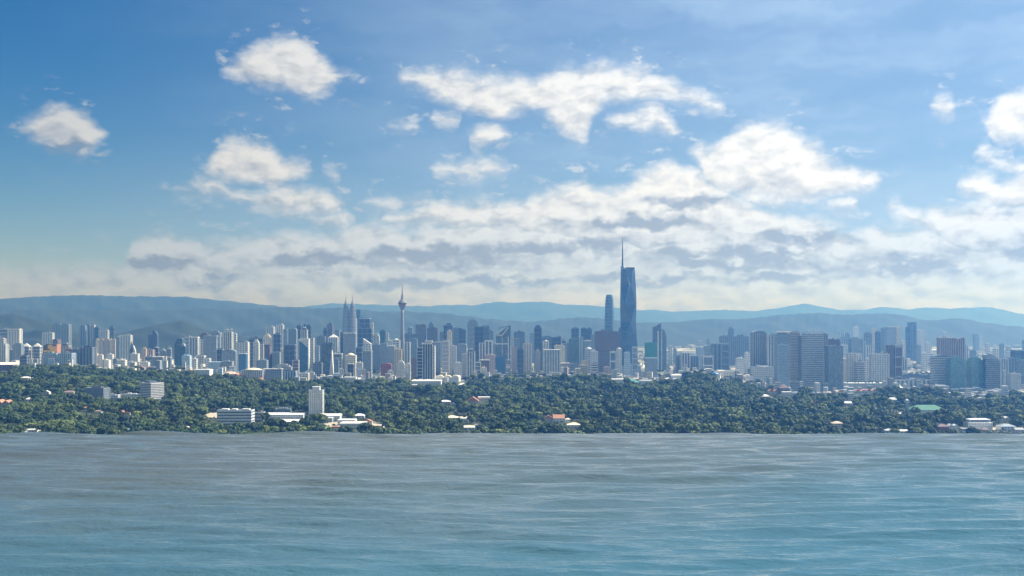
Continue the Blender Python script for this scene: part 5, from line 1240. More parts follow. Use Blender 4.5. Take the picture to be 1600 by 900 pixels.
# spiked hall
D_ = depth_for(443, 652); r = empty('spiked_hall', at(443, 0, D_)[:2] + (gz(at(443, 0, D_)[0], D_),)); tag(r, 'dark grey hall with a row of steep pointed roofs in the woods', 'building', 'buildings in the woods')
px = D_ / F; CLEAR.append((429, 457, D_ - 150, D_ + 40)); hh = H - (645 - 500) / F * D_ - r.location.z
MB().box(-13 * px, 13 * px, -4 * px, 4 * px, -6, hh).build('wall', facade(P_('slate')), r)
for i in range(9):
    x0 = (-12.6 + i * 2.8) * px
    MB().gable(x0, x0 + 2.6 * px, -4 * px, 4 * px, hh + .03, hh + (9.5 if 2 <= i <= 6 else 8) * px, 'y').build('pointed_roof', plain('slate_roof', (.13, .17, .22), .6), r)
for (a, b, pr, pe, pb, wl, rf, kd, lb) in [
    (425, 476, 655, 657, 662, 'white', 'white', 'gable', 'long bright white roof in front of the spiked hall'),
    (500, 533, 646, 648.5, 657, 'pale', 'white', 'gable', 'broad white roof right of the tall white slab tower'),
    (506, 520, 652, 654, 660, 'grey', 'pale', 'flat', 'grey flat block below the broad white roof'),
    (529, 556, 655, 657.5, 664, 'white', 'pale', 'flat', 'pale flat-roofed wing right of the broad white roof'),
    (533, 572, 660, 662, 669, 'white', 'white', 'flat', 'long low white building above the water edge, left of centre'),
    (553, 570, 646, 649, 655, 'white', 'pale', 'hip', 'white pavilion among trees right of the broad white roof'),
    (569, 582, 655, 658, 664, 'peach', 'orange', 'front', 'peach gabled house right of the white pavilion'),
    (575, 600, 664, 666, 671, 'cream', 'peach', 'flat', 'low peach flat building above the water edge left of centre'),
    (610, 630, 645, 647, 651, 'pale', 'white', 'flat', 'pale open shed roof among trees left of centre'),
    (519, 532, 666, 668, 673, 'cream', 'orange', 'flat', 'small orange-topped kiosk above the water edge below the white tower'),
    (686, 704, 625, 627, 631, 'white', 'white', 'hip', 'white house among trees right of the small lawn'),
    (704, 712, 629, 632, 637, 'cream', 'white', 'front', 'small cream gabled house right of the white house by the lawn'),
    (730, 748, 619.5, 626, 629, 'beige', 'orange', 'front', 'brown house with orange gable in the centre woods'),
    (747, 765, 620, 622, 626, 'white', 'white', 'flat', 'thin white roofs right of the orange gable house'),
    (697, 716, 649, 652, 657, 'white', 'cream', 'hip', 'white house in the pale clearing of the centre woods, left of three'),
    (716, 732, 653, 655.5, 660, 'cream', 'white', 'flat', 'cream flat house in the pale clearing, middle of three'),
    (722, 742, 665, 667, 672, 'white', 'cream', 'gable', 'white house just above the water edge in the centre'),
    (742, 752, 663, 665, 670, 'pale', 'white', 'flat', 'small pale house right of the white one at the water edge'),
    (851, 863, 648, 653, 659, 'white', 'orange', 'front', 'white house with orange gable, left of the orange pair'),
    (864, 882, 647.5, 653, 660, 'white', 'orange', 'gable', 'white house with broad orange roof, right of the orange pair'),
    (883, 891, 653, 655, 659, 'white', 'cream', 'hip', 'small cream-roofed house right of the orange pair'),
    (852, 868, 629, 633, 637, 'brown', 'brown', 'double', 'dark red twin-roofed house in the centre woods'),
    (867, 885, 630, 634, 637, 'brown', 'plum', 'gable', 'dark red long-roofed house right of the twin-roofed one'),
    (886, 906, 663, 665, 670, 'cream', 'cream', 'flat', 'low cream terrace above the water edge right of the orange pair'),
    (641, 655, 601, 603, 607, 'white', 'white', 'flat', 'white low block at the foot of the white-crowned tower, left of two'),
    (657, 668, 603, 605, 609, 'white', 'pale', 'hip', 'white low block at the foot of the white-crowned tower, right of two'),
    (644, 690, 594, 596.5, 604, 'pale', 'white', 'flat', 'wide pale podium hall under the white-crowned tower'),
    (716, 728, 598, 601, 605, 'pale', 'white', 'hip', 'small dome-like pale roof below the white banded wing'),
    (560, 572, 590, 593, 597, 'white', 'white', 'gable', 'low white colonnaded house at the upper wood edge below the domed tower'),
    (538, 557, 589, 591, 597, 'white', 'pale', 'flat', 'long white house with dark openings at the upper wood edge'),
    (500, 512, 588, 590, 594, 'white', 'white', 'flat', 'white roof at the foot of the leaning tower'),
    (977, 998, 591, 597, 600, 'sea', 'green', 'pyramid', 'teal pyramid-roofed hall below the tallest tower'),
    (950, 975, 592, 594, 598, 'white', 'white', 'flat', 'long white roof left of the teal pyramid-roofed hall'),
    (1000, 1020, 594, 596, 600, 'white', 'pale', 'flat', 'long white roof right of the teal pyramid-roofed hall'),
    (1040, 1062, 590, 592, 597, 'white', 'pale', 'double', 'white double-roofed hall below the hazy row of towers'),
    (1049, 1066, 584, 586, 591, 'pale', 'white', 'hip', 'pale house behind the white double-roofed hall'),
    (1121, 1146, 578.5, 581, 588, 'white', 'white', 'flat', 'white ribbed hall right of the blue-domed water tower'),
    (1098, 1113, 575.5, 578, 583, 'white', 'white', 'hip', 'white hip-roofed hall left of the blue-domed water tower'),
    (1162, 1176, 588, 590, 597, 'white', 'pale', 'flat', 'white block at the wood edge left of the pale podium'),
    (1170, 1178, 591, 594, 600, 'white', 'white', 'hip', 'small white house below the pale podium'),
    (1190, 1202, 616, 619, 625, 'white', 'white', 'hip', 'white house left of the dark pyramid roofs'),
    (1189, 1212, 623.5, 626, 631, 'white', 'white', 'double', 'white twin-roofed house in the right woods'),
    (1200, 1216, 608, 611, 618, 'cream', 'orange', 'double', 'cream house with small orange roofs by the pale blue gridded tower'),
    (1216, 1232, 600, 606, 612, 'brown', 'plum', 'pyramid', 'dark brown pyramid roof below the pale blue gridded tower'),
    (1222, 1236, 612, 614, 619, 'white', 'white', 'flat', 'white low terrace below the dark brown pyramid roof'),
    (1236, 1250, 611, 614, 620, 'pale', 'slate', 'hip', 'slate-roofed house right of the white low terrace'),
    (1271, 1279, 626, 630, 634, 'white', 'red', 'front', 'small white house with red gable in the right woods'),
    (1216, 1224, 628, 630, 633, 'white', 'white', 'flat', 'tiny white roof left of the red gable house'),
    (1316, 1325, 609, 612, 618, 'lightblue', 'white', 'flat', 'pale blue pavilion, left of two below the planted podium'),
    (1326, 1334, 610, 612.5, 618, 'lightblue', 'white', 'flat', 'pale blue pavilion, right of two below the planted podium'),
    (1334, 1352, 608, 611, 615, 'white', 'orange', 'double', 'orange-roofed terrace below the planted podium, left of two'),
    (1351, 1369, 607.5, 610.5, 615, 'white', 'orange', 'double', 'orange-roofed terrace below the planted podium, right of two'),
    (1317, 1334, 627, 629.5, 633, 'pale', 'pale', 'gable', 'pale long roof in the right woods'),
    (1375, 1391, 623, 625, 629, 'white', 'white', 'flat', 'white long roof left of the green-roofed hall'),
    (1390, 1402, 621, 624, 628, 'white', 'pale', 'gable', 'pale gabled roof left of the green-roofed hall'),
    (1299, 1316, 658, 661, 667, 'cream', 'peach', 'hip', 'cream house above the water edge right of centre'),
    (1365, 1382, 656, 659, 664, 'cream', 'peach', 'double', 'peach-roofed house in the woods below the green-roofed hall'),
    (1386, 1398, 649, 653, 659, 'white', 'pale', 'front', 'white gabled house left below the green-roofed hall'),
    (1404, 1414, 644, 646, 650, 'white', 'white', 'hip', 'small white house left of the minaret'),
    (1474, 1485, 643, 645, 649, 'cream', 'cream', 'flat', 'cream low wall house right of the green-roofed hall'),
    (1463, 1480, 662, 666, 674, 'red', 'plum', 'hip', 'maroon house just above the water edge on the right'),
    (1481, 1495, 662, 665, 674, 'white', 'white', 'double', 'white house with steep roofs beside the maroon house'),
    (1501, 1516, 669, 671, 677, 'white', 'grey', 'flat', 'low white house in front of the large white villa'),
    (1560, 1584, 662, 665.5, 673, 'white', 'bluegrey', 'hip', 'white house with grey hip roof right of the large white villa'),
    (1560, 1576, 650, 653, 659, 'cream', 'white', 'double', 'cream double-gabled house above the grey hip-roofed one'),
    (1584, 1598, 668, 671, 678, 'white', 'grey', 'gable', 'white row house at the lower right, left of two'),
    (1594, 1610, 659, 662, 670, 'white', 'plum', 'gable', 'white row house with dark roof at the right picture edge'),
    (1502, 1515, 622, 626, 631, 'white', 'white', 'pyramid', 'white shrine-like house below the long plain podium'),
    (1524, 1533, 627, 629, 633, 'pale', 'white', 'flat', 'small pale house right of the shrine-like house'),
    (1533, 1544, 668, 671, 677, 'beige', 'brown', 'hip', 'brown-roofed house at the foot of the large white villa'),
    (1382, 1394, 670, 672, 678, 'white', 'white', 'hip', 'white roof peeping over the water edge, left of two'),
    (1404, 1420, 671, 673, 678, 'white', 'white', 'gable', 'white roof peeping over the water edge, right of two'),
]:
    house(a, b, pr, pe, pb, wl, rf, lb, kd)
# green-roofed hall and minaret
house(1420, 1473, 632.5, 639.5, 646, 'white', (.06, .20, .14), 'long hall with green hip roof in the right woods', 'hip', ratio=.5, front=110, cat='building')
D_ = depth_for(1417, 645); xx = at(1417, 0, D_)[0]; r = empty('minaret', (xx, D_, gz(xx, D_))); tag(r, 'slim grey minaret left of the green-roofed hall', 'minaret'); px = D_ / F
CLEAR.append((1412, 1422, D_ - 150, D_ + 20)); zz = lambda py: H - (py - 500) / F * D_ - r.location.z
MB().box(-2.2 * px, 2.2 * px, -2.2 * px, 2.2 * px, -6, zz(629)).build('shaft', facade(P_('grey')), r)
MB().box(-3.2 * px, 3.2 * px, -3.2 * px, 3.2 * px, zz(628.9), zz(627.5)).build('balcony', facade(P_('pale')), r)
MB().box(-2.0 * px, 2.0 * px, -2.0 * px, 2.0 * px, zz(627.4), zz(625.5)).build('lantern', facade(P_('slate')), r)
MB().hip(-2.8 * px, 2.8 * px, -2.8 * px, 2.8 * px, zz(625.4), zz(623.2), .49).build('roof', facade(P_('pale')), r)
# large white villa
r, w, d, h, px = house(1509, 1547, 658, 660, 671, 'white', 'pale', 'large white villa with terraces above the water edge on the right', 'hip', ratio=.5, front=100)
MB().box(-w * .54, w * .42, -d * .78, -d * .52, -6, h * .55).build('terrace', facade(P_('white'), amp=.1), r)
MB().box(-w * .54, w * .42, -d * .80, -d * .76, h * .56, h * .66).build('railing', facade(P_('grey')), r)
MB().box(-w * .40, w * .44, -d * .3, d * .4, h + 1.5, h + 5 * px).build('upper_storey', facade(P_('white'), amp=.1), r)
MB().box(-w * .36, w * .40, -d * .3 - .3, -d * .3 + .3, h + 2.0 * px, h + 3.6 * px).build('upper_window', glass(P_('slate')), r)
MB().hip(-w * .43, w * .47, -d * .36, d * .46, h + 5 * px + .02, h + 6.6 * px, .4).build('upper_roof', facade(P_('pale'), amp=.1), r)
# blue-domed water tower
D_ = 4330.0; xx = at(1117.5, 0, D_)[0]; r = empty('water_tower', (xx, D_, gz(xx, D_))); tag(r, 'white flared water tower with blue dome rising from the woods', 'water tower'); px = D_ / F
CLEAR.append((1111, 1125, D_ - 160, D_ + 30)); zz = lambda py: H - (py - 500) / F * D_ - r.location.z
MB().lathe([(2.0 * px, -6), (1.6 * px, zz(596)), (2.2 * px, zz(592)), (5.2 * px, zz(588)), (5.6 * px, zz(586))], 16).build('flared_shaft', facade(P_('white'), amp=.1), r)
MB().lathe([(5.9 * px, zz(585.9)), (5.5 * px, zz(584)), (3.6 * px, zz(582.4)), (.4 * px, zz(581.4))], 16).build('dome', plain('dome_blue', (.10, .22, .45), .4), r, smooth=True)
# cream arched market roofs
for i, (a, b) in enumerate(((682, 693), (693.5, 705), (705.5, 717))):
    D_ = 4580.0; xx = at((a + b) / 2, 0, D_)[0]; z0 = gz(xx, D_); px = D_ / F; r = empty('market_hall', (xx, D_, z0))
    tag(r, 'market hall with cream arched roof below the cream tower, ' + ('left', 'middle', 'right')[i] + ' of three', 'building'); w = (b - a) * px; zz = H - (590 - 500) / F * D_ - z0
    reg(xx, D_, w * .6); CLEAR.append((a - 1, b + 1, D_ - 170, D_ + 30))
    MB().box(-w / 2, w / 2, -w * .5, w * .5, -6, zz).build('wall', facade(P_('pale')), r)
    pr = [(-w * .52 * cos(pi * k / 8), zz + 4.0 * px * sin(pi * k / 8)) for k in range(9)]
    MB().loft([[(x, w * .5, z) for x, z in pr][::1], [(x, -w * .5, z) for x, z in pr][::1]]).build('arched_roof', facade((.80, .74, .62), amp=.08), r)
# white tents by the station and below the tallest tower
def tent(u0, u1, pyt, pyb, D, label, col=(.82, .80, .74)):
    x = at((u0 + u1) / 2, 0, D)[0]; z0 = gz(x, D); px = D / F; w = (u1 - u0) * px
    r = empty('tent_canopy', (x, D, z0)); tag(r, label, 'canopy', 'white tensile canopies'); reg(x, D, w * .5); CLEAR.append((u0 - 1, u1 + 1, D - 160, D + 20))
    zt = H - (pyt - 500) / F * D - z0; zb = H - (pyb - 500) / F * D - z0; n = 16; loops = []
    for (f, k) in ((1.0, 0.0), (.55, .28), (.28, .58), (.06, 1.0)):
        loops.append([(w * .5 * f * cos(2 * pi * i / n), w * .35 * f * sin(2 * pi * i / n), zb + (zt - zb) * k + (0.12 * (zt - zb) * cos(4 * 2 * pi * i / n) if f == 1 else 0)) for i in range(n)])
    MB().loft(loops).build('membrane', facade(col, amp=.05), r)
    MB().lathe([(.5, -4), (.3, zt + 2)], 6).build('mast', facade(P_('grey')), r)
tent(1386, 1396, 600, 606, 4430, 'white peaked canopy left of the station front')
tent(1393, 1402, 599.5, 605.5, 4450, 'white peaked canopy, second from the dark purple slab')
tent(1400, 1411, 600, 606, 4440, 'white peaked canopy, third from the dark purple slab')
tent(1407, 1424, 606.5, 613, 4330, 'orange tensile roof right of the white peaked canopies', (.55, .26, .14))
tent(1416, 1440, 603, 609, 4380, 'broad white tensile roof in front of the station')
tent(997, 1004, 561, 571, 5300, 'steep white tensile peak right of the tallest tower, left of two')
tent(1000, 1009, 566, 573, 5250, 'steep white tensile peak right of the tallest tower, right of two')
# lawns and bare clearings in the woods
def patch(name, u0, u1, py0, py1, col, seed):
    rr = random.Random(seed); n = 22; uc, vc = (u0 + u1) / 2, (py0 + py1) / 2; out = []
    Dc = depth_for(uc, vc)
    for i in range(n):
        a_ = 2 * pi * i / n; k = rr.uniform(.72, 1.05)
        u, v = uc + (u1 - u0) / 2 * k * cos(a_), vc - (py1 - py0) / 2 * k * sin(a_)
        D = min(max(depth_for(u, v), Dc - 70), Dc + 90); x = (u - 800) / F * D; out.append((x, D, gz(x, D) + .7))
    D = depth_for(uc, vc); x = (uc - 800) / F * D
    me = bpy.data.meshes.new(name); me.from_pydata(out + [(x, D, gz(x, D) + 1.2)], [], [(i, (i + 1) % n, n) for i in range(n)])
    me.materials.append(plain(name + '_ground', col, .95, .3, .05))
    o = bpy.data.objects.new(name, me); COL.objects.link(o); o['kind'] = 'structure'
    d0, d1 = max(depth_for(uc, py1), Dc - 70), min(depth_for(uc, py0), Dc + 90)
    CLEAR.append((u0, u1, d0 - 30, d1 + 6)); BARE.append((u0 + 1, u1 - 1, d0 - 12, d1))
BARE = []
GRASS, SAND = (.17, .24, .06), (.42, .38, .30)
for i, (nm, u0, u1, p0, p1, c) in enumerate([('lawn', 641, 668, 622, 632, GRASS), ('clearing', 696, 738, 647, 661, SAND), ('clearing', 884, 908, 660, 669, SAND), ('clearing', 505, 600, 654, 672, SAND), ('lawn', 578, 592, 649, 657, GRASS),
        ('lawn', 28, 46, 602, 611, (.15, .19, .08)), ('clearing', 1188, 1218, 618, 631, SAND), ('clearing', 1384, 1400, 648, 660, SAND), ('lawn', 1525, 1545, 664, 672, GRASS), ('clearing', 720, 752, 664, 671, SAND),
        ('lawn', 930, 945, 612, 620, GRASS), ('clearing', 1360, 1384, 655, 664, SAND), ('lawn', 505, 522, 666, 673, GRASS), ('clearing', 1500, 1560, 666, 675, SAND), ('clearing', 320, 346, 645, 654, SAND)]):
    patch(nm, u0, u1, p0, p1, c, 40 + i)

# ================================================================== low blocks of the city floor
ZONES = [(0, 'at the foot of the leftmost slabs'), (60, 'near the gold-fronted building'), (130, 'in the low white quarter at left'), (230, 'below the dark curved tower'), (300, 'below the large plain blue grey slab'), (380, 'below the dark purple tower'),
         (460, 'near the leaning tower'), (540, 'below the twin spires'), (610, 'below the needle tower'), (690, 'below the cream tower'), (760, 'below the truss-roofed tower'), (830, 'near the large white ribbed slab'), (900, 'below the red brown block'),
         (970, 'at the foot of the tallest tower'), (1030, 'right of the green netted block'), (1100, 'behind the blue-domed water tower'), (1170, 'below the tall grey ribbed tower'), (1320, 'behind the planted podium'), (1410, 'behind the station'), (1490, 'behind the front row on the right'), (1560, 'near the right picture edge')]
rl = random.Random(21)
FT = []
def free(x, y, r):
    for (a, b, c) in FOOT:
        if abs(a - x) < c * .8 + r and abs(b - y) < c * .55 + r: return False
    return True
WALLS = [('white', 'white'), ('white', 'white'), ('pale', 'pale grey'), ('cream', 'cream'), ('pink', 'pinkish'), ('beige', 'beige'), ('bluegrey', 'blue grey'), ('lightblue', 'pale blue')]
ROOFS = [('flat', 'white', 'flat-roofed'), ('flat', 'pale', 'flat-roofed'), ('flat', 'grey', 'grey-roofed'), ('hip', 'orange', 'orange-roofed'), ('gable', 'peach', 'peach-roofed'), ('hip', 'plum', 'dark-roofed')]
n_low = 0; tries = 0
while n_low < 300 and tries < 30000:
    tries += 1
    u = rl.uniform(-8, 1608); Dq = float(ridge(u)[0]); D = rl.uniform(Dq + 25, Dq + 330) if rl.random() < .72 else rl.uniform(Dq + 330, 6600)
    x = (u - 800) / F * D; z = gz(x, D)
    py = 500 + (H - z - 10) / D * F
    tl = np.interp(u, TLX, TLY)
    if py > tl + 4: continue
    wpx = rl.uniform(3.5, 9.5)
    w = wpx / F * D; d = w * rl.uniform(.5, .9)
    if not free(x, D, w * .45): continue
    h = rl.choice((9, 12, 15, 18, 22, 27, 33, 40)); px = D / F
    wl, wn = rl.choice(WALLS); rk, rc, rn = rl.choice(ROOFS)
    if h > 14: rk, rc, rn = ROOFS[rl.randrange(3)]
    reg(x, D, w * .55)
    zone = [zn for (a, zn) in ZONES if a <= max(u, 0)][-1]
    size = 'tall' if h >= 27 else ('low' if w > 22 else 'small')
    r = empty('city_block', (x, D, z), radians(rl.uniform(-25, 25)))
    tag(r, f'{size} {wn} {rn} block {zone}', 'building', 'low blocks of the city floor')
    MB().box(-w / 2, w / 2, -d / 2, d / 2, -5, h).build('wall', facade(P_(wl), amp=.25), r)
    mb = MB(); o = .4
    if rk == 'flat': mb.box(-w / 2 - o, w / 2 + o, -d / 2 - o, d / 2 + o, h + .02, h + 1.2)
    elif rk == 'hip': mb.hip(-w / 2 - o, w / 2 + o, -d / 2 - o, d / 2 + o, h + .02, h + 5, .45)
    else: mb.gable(-w / 2 - o, w / 2 + o, -d / 2 - o, d / 2 + o, h + .02, h + 5)
    mb.build('roof', plain('roof_' + rc, P_(rc), .8), r)
    mb = MB(); nf = max(1, int(h / 6))
    for f_ in range(nf): mb.box(-w * .46, w * .46, -d / 2 - .15, d / 2 + .15, h * (f_ + .35) / nf, h * (f_ + .7) / nf)
    mb.build('window_band', glass(P_('slate')), r)
    n_low += 1
# distant mass of low houses over the plain
rs = np.random.RandomState(5)
mb = MB(); mb2 = MB()
for i in range(6400):
    u = rs.uniform(-20, 1620) if rs.rand() < .45 else rs.uniform(1000, 1620); D = 6300 * (14000 / 6300) ** rs.rand()
    x = (u - 800) / F * D
    if i > 5200: u = rs.uniform(-20, 1620); D = float(ridge(u)[0]) + rs.uniform(40, 1500); x = (u - 800) / F * D
    elif math.sin(x * .0021 + D * .0013) + math.sin(x * .0007 - D * .0021) < -.5: continue
    if not free(x, D, 14): continue
    w = rs.uniform(12, 60) if i <= 5200 else rs.uniform(9, 24); d = rs.uniform(10, 30); h = rs.choice([6, 7, 8, 10, 14, 22]) * (1 if rs.rand() < .9 else 2)
    (mb if rs.rand() < .6 else mb2).box(x - w / 2, x + w / 2, D - d / 2, D + d / 2, gz(x, D) - 3, gz(x, D) + h)
tag(mb.build('distant_low_houses', plain('distant_white', (.66, .65, .61), .8, .35, .01)), 'mass of pale low houses spread over the distant plain', 'houses', kind='stuff')
tag(mb2.build('distant_low_roofs', plain('distant_grey', (.30, .29, .28), .8, .4, .01)), 'mass of grey and brown low roofs spread over the distant plain', 'houses', kind='stuff')

# ================================================================== trees
def leaf_mat(name, dark, light, sat=1.0):
    m, t, b = new_mat(name)
    oi = t.new('ShaderNodeObjectInfo')
    g = t.new('ShaderNodeNewGeometry')
    n = t.noise(g.outputs['Position'], 0.35, 3, 0.6, dim='3D')
    patch = t.noise(g.outputs['Position'], 0.0045, 3, 0.6, dim='3D')
    f = t.math('ADD', t.math('MULTIPLY', oi.outputs['Random'], 0.75), t.math('MULTIPLY_ADD', patch, 1.5, -0.62))
    f = t.math('ADD', f, t.math('MULTIPLY_ADD', n, 0.3, -0.15), clamp=True)
    t.put(b.inputs['Base Color'], t.mix(f, c4(dark), c4(light)))
    b.inputs['Roughness'].default_value = 0.65; b.inputs['Specular IOR Level'].default_value = 0.25
    return m
M_LEAF = leaf_mat('foliage', (0.020, 0.046, 0.017), (0.125, 0.170, 0.046))
M_LEAF2 = leaf_mat('foliage_dark', (0.015, 0.040, 0.017), (0.070, 0.118, 0.038))
M_LEAF3 = leaf_mat('foliage_yellow', (0.085, 0.13, 0.035), (0.20, 0.24, 0.065))
M_BARK = plain('bark', (.09, .07, .05), .9)

def crown_mesh(name, seed, rx, rz, zc, nlobe, nleaf, size, mat, spread=1.0):
    rnd = np.random.RandomState(seed)
    # lobes: clumps of foliage around the limbs
    L = []
    for i in range(nlobe):
        a = rnd.rand() * 2 * pi; e = math.asin(rnd.uniform(-.35, 1.0)); q = rnd.uniform(.45, .8) * spread
        L.append((q * rx * cos(a) * cos(e), q * rx * sin(a) * cos(e), zc + q * rz * sin(e), rnd.uniform(.30, .48) * rx))
    L.append((0, 0, zc + rz * .2, rx * .5))
    L = np.array(L)
    k = rnd.randint(0, len(L), nleaf)
    d = rnd.normal(size=(nleaf, 3)); d /= np.linalg.norm(d, axis=1)[:, None]; d[:, 2] = np.where(d[:, 2] < -.45, -d[:, 2], d[:, 2])
    r = L[k, 3] * (1 - .35 * rnd.rand(nleaf) ** 2)
    c = L[k, :3] + d * r[:, None] * np.array([1, 1, .78])
    nrm = d + rnd.normal(size=(nleaf, 3)) * .28; nrm /= np.linalg.norm(nrm, axis=1)[:, None]
    up = rnd.normal(size=(nleaf, 3)); t1 = np.cross(nrm, up); t1 /= np.linalg.norm(t1, axis=1)[:, None]; t2 = np.cross(nrm, t1)
    s = size * rnd.uniform(.6, 1.25, nleaf)[:, None]
    v = np.stack([c - t1 * s - t2 * s * .6, c + t1 * s * .7 - t2 * s, c + t1 * s + t2 * s * .6, c - t1 * s * .7 + t2 * s], 1).reshape(-1, 3)
    f = np.arange(nleaf * 4).reshape(-1, 4)
    me = bpy.data.meshes.new(name); me.from_pydata(v.tolist(), [], f.tolist()); me.update(); me.materials.append(mat)
    return me
def trunk_mesh(name, seed, h, r):
    rnd = random.Random(seed); mb = MB()
    mb.lathe([(r * 1.3, -3), (r, h * .15), (r * .75, h * .55), (r * .35, h * .8)], 7)
    for i in range(5):
        a = rnd.uniform(0, 2 * pi); z0 = h * rnd.uniform(.35, .6); L_ = h * rnd.uniform(.28, .4)
        mb.beam((0, 0, z0), (cos(a) * L_, sin(a) * L_, z0 + L_ * .8), r * .3)
    me = mb.mesh(name); me.materials.append(M_BARK); return me
SPEC = [  # name, rx, rz, zc, lobes, leaves, leaf size, material, look
    ('broadleaf_tree', 10.5, 7.5, 12.0, 13, 760, 1.25, M_LEAF, 'mid green round-crowned'),
    ('broadleaf_tree', 13.0, 7.5, 13.0, 17, 980, 1.35, M_LEAF, 'wide spreading green'),
    ('dark_tree', 9.5, 9.0, 13.5, 12, 760, 1.25, M_LEAF2, 'dark dense'),
    ('dark_tree', 12.0, 8.5, 13.5, 15, 920, 1.35, M_LEAF2, 'broad dark green'),
    ('pale_tree', 9.0, 6.5, 10.5, 11, 680, 1.15, M_LEAF3, 'light yellow-green'),
    ('tall_tree', 8.0, 11.5, 17.0, 12, 720, 1.2, M_LEAF, 'tall narrow green'),
    ('shrubby_tree', 7.0, 4.6, 6.5, 9, 480, 1.05, M_LEAF3, 'low bushy yellow-green'),
]
PROTO = []
for i, (nm, rx, rz, zc, nl, nf, sz, mt, look) in enumerate(SPEC):
    PROTO.append((nm, crown_mesh('crown', 100 + i, rx, rz, zc, nl, nf, sz, mt), trunk_mesh('trunk', 50 + i, zc + rz * .6, .55 + rx * .02), look, zc + rz))

# where trees stand
rs = np.random.RandomState(17)
pts = []
sp = 18.0
y = 2540.0
while y < 4620:
    hw = (900 / F) * y
    n = int(2 * hw / sp)
    xs = np.linspace(-hw, hw, n) + rs.uniform(-.48, .48, n) * sp
    ys_ = y + rs.uniform(-.48, .48, n) * sp * 1.25
    for a, b in zip(xs, ys_): pts.append((a, b))
    y += sp * 1.25
pts = np.array(pts); rs.shuffle(pts)
U = 800 + pts[:, 0] / pts[:, 1] * F
Dr, zr = ridge(U)
ok = pts[:, 1] < Dr + 90
# the woods thin out irregularly at the top edge and around clearings
CL0 = np.zeros(len(pts), bool)
for (a, b, d0, d1) in CLEAR: CL0 |= (U > a) & (U < b) & (pts[:, 1] > d0 - 90) & (pts[:, 1] < d1)
for (a, b, c) in FOOT:
    if b < 4800: ok &= (np.abs(pts[:, 0] - a) > c + 5) | (np.abs(pts[:, 1] - b) > c + 5)
for (a, b, d0, d1) in BARE: ok &= ~((U > a) & (U < b) & (pts[:, 1] > d0) & (pts[:, 1] < d1) & (rs.rand(len(pts)) < .85))
pts = pts[ok]; U = U[ok]; CL0 = CL0[ok]
Z = ground(pts[:, 0], pts[:, 1])
# species: by clumps; lighter, lower growth towards the near right and middle
cl = np.where(U < 560, .55, -.1) + np.sin(pts[:, 0] * .008 + 1) + np.sin(pts[:, 1] * .011 + pts[:, 0] * .004) + rs.normal(0, .9, len(pts))
near = (pts[:, 1] < 3000)
kind = np.where(cl > 1.4, 2, np.where(cl > .7, 3, np.where(cl > -.2, 0, np.where(cl > -1.1, 1, 5))))
pal = rs.rand(len(pts)); kind = np.where((pal < np.where(np.sin(pts[:, 0] * .013 + 2.2) * np.sin(pts[:, 1] * .019 + .7) > .35, .42, np.where(U > 560, .12, .03))), 4, kind); kind = np.where((pal > np.where((U > 380) & near, .90, .97)), 6, kind)
sc_ = np.clip(rs.lognormal(-.02, .36, len(pts)), .48, 1.9) * np.where(near, .92, 1.0)
sc_ = np.where(CL0, rs.uniform(.22, .40, len(pts)), sc_)          # shrubs and young trees round the houses
rot = rs.uniform(0, 2 * pi, len(pts))
top = Z + np.array([PROTO[k][4] for k in kind]) * sc_
PYT = 500 + (H - top) / pts[:, 1] * F
vis = ~CL0 & (PYT < 668) & (U > 2) & (U < 1598)
order = np.where(vis)[0][np.argsort(pts[vis, 1])]
ind = order[:300]
isind = np.zeros(len(pts), bool); isind[ind] = True
TZ = [(0, 'below the grey office block at left'), (170, 'below the white apartment block'), (300, 'below the long white banded building'), (400, 'below the spiked hall'), (480, 'below the tall white slab tower'), (590, 'below the small lawn'), (690, 'by the pale clearing in the centre'),
      (800, 'near the orange pair of houses'), (900, 'below the tallest tower'), (1030, 'below the hazy row of towers'), (1150, 'below the tall grey ribbed tower'), (1270, 'below the dark mirrored tower'), (1390, 'below the green-roofed hall'), (1480, 'around the large white villa'), (1560, 'by the houses at the lower right')]
for i in ind:
    nm, cm, tm, look, _ = PROTO[kind[i]]
    r = bpy.data.objects.new(nm, None); COL.objects.link(r)
    r.location = (pts[i, 0], pts[i, 1], Z[i] - .3); r.rotation_euler = (0, 0, rot[i]); r.scale = (sc_[i],) * 3
    zone = [zn for (a, zn) in TZ if a <= U[i]][-1]
    size = 'large ' if sc_[i] > 1.22 else ('small ' if sc_[i] < .82 else '')
    row = 'by the water edge' if PYT[i] > 659 else ('behind the front row' if PYT[i] > 650 else 'set back')
    tag(r, f'{size}{look} tree {row} {zone}', 'tree', 'trees of the front rows above the water')
    for pn, me in (('crown', cm), ('trunk', tm)):
        o = bpy.data.objects.new(pn, me); COL.objects.link(o); o.parent = r

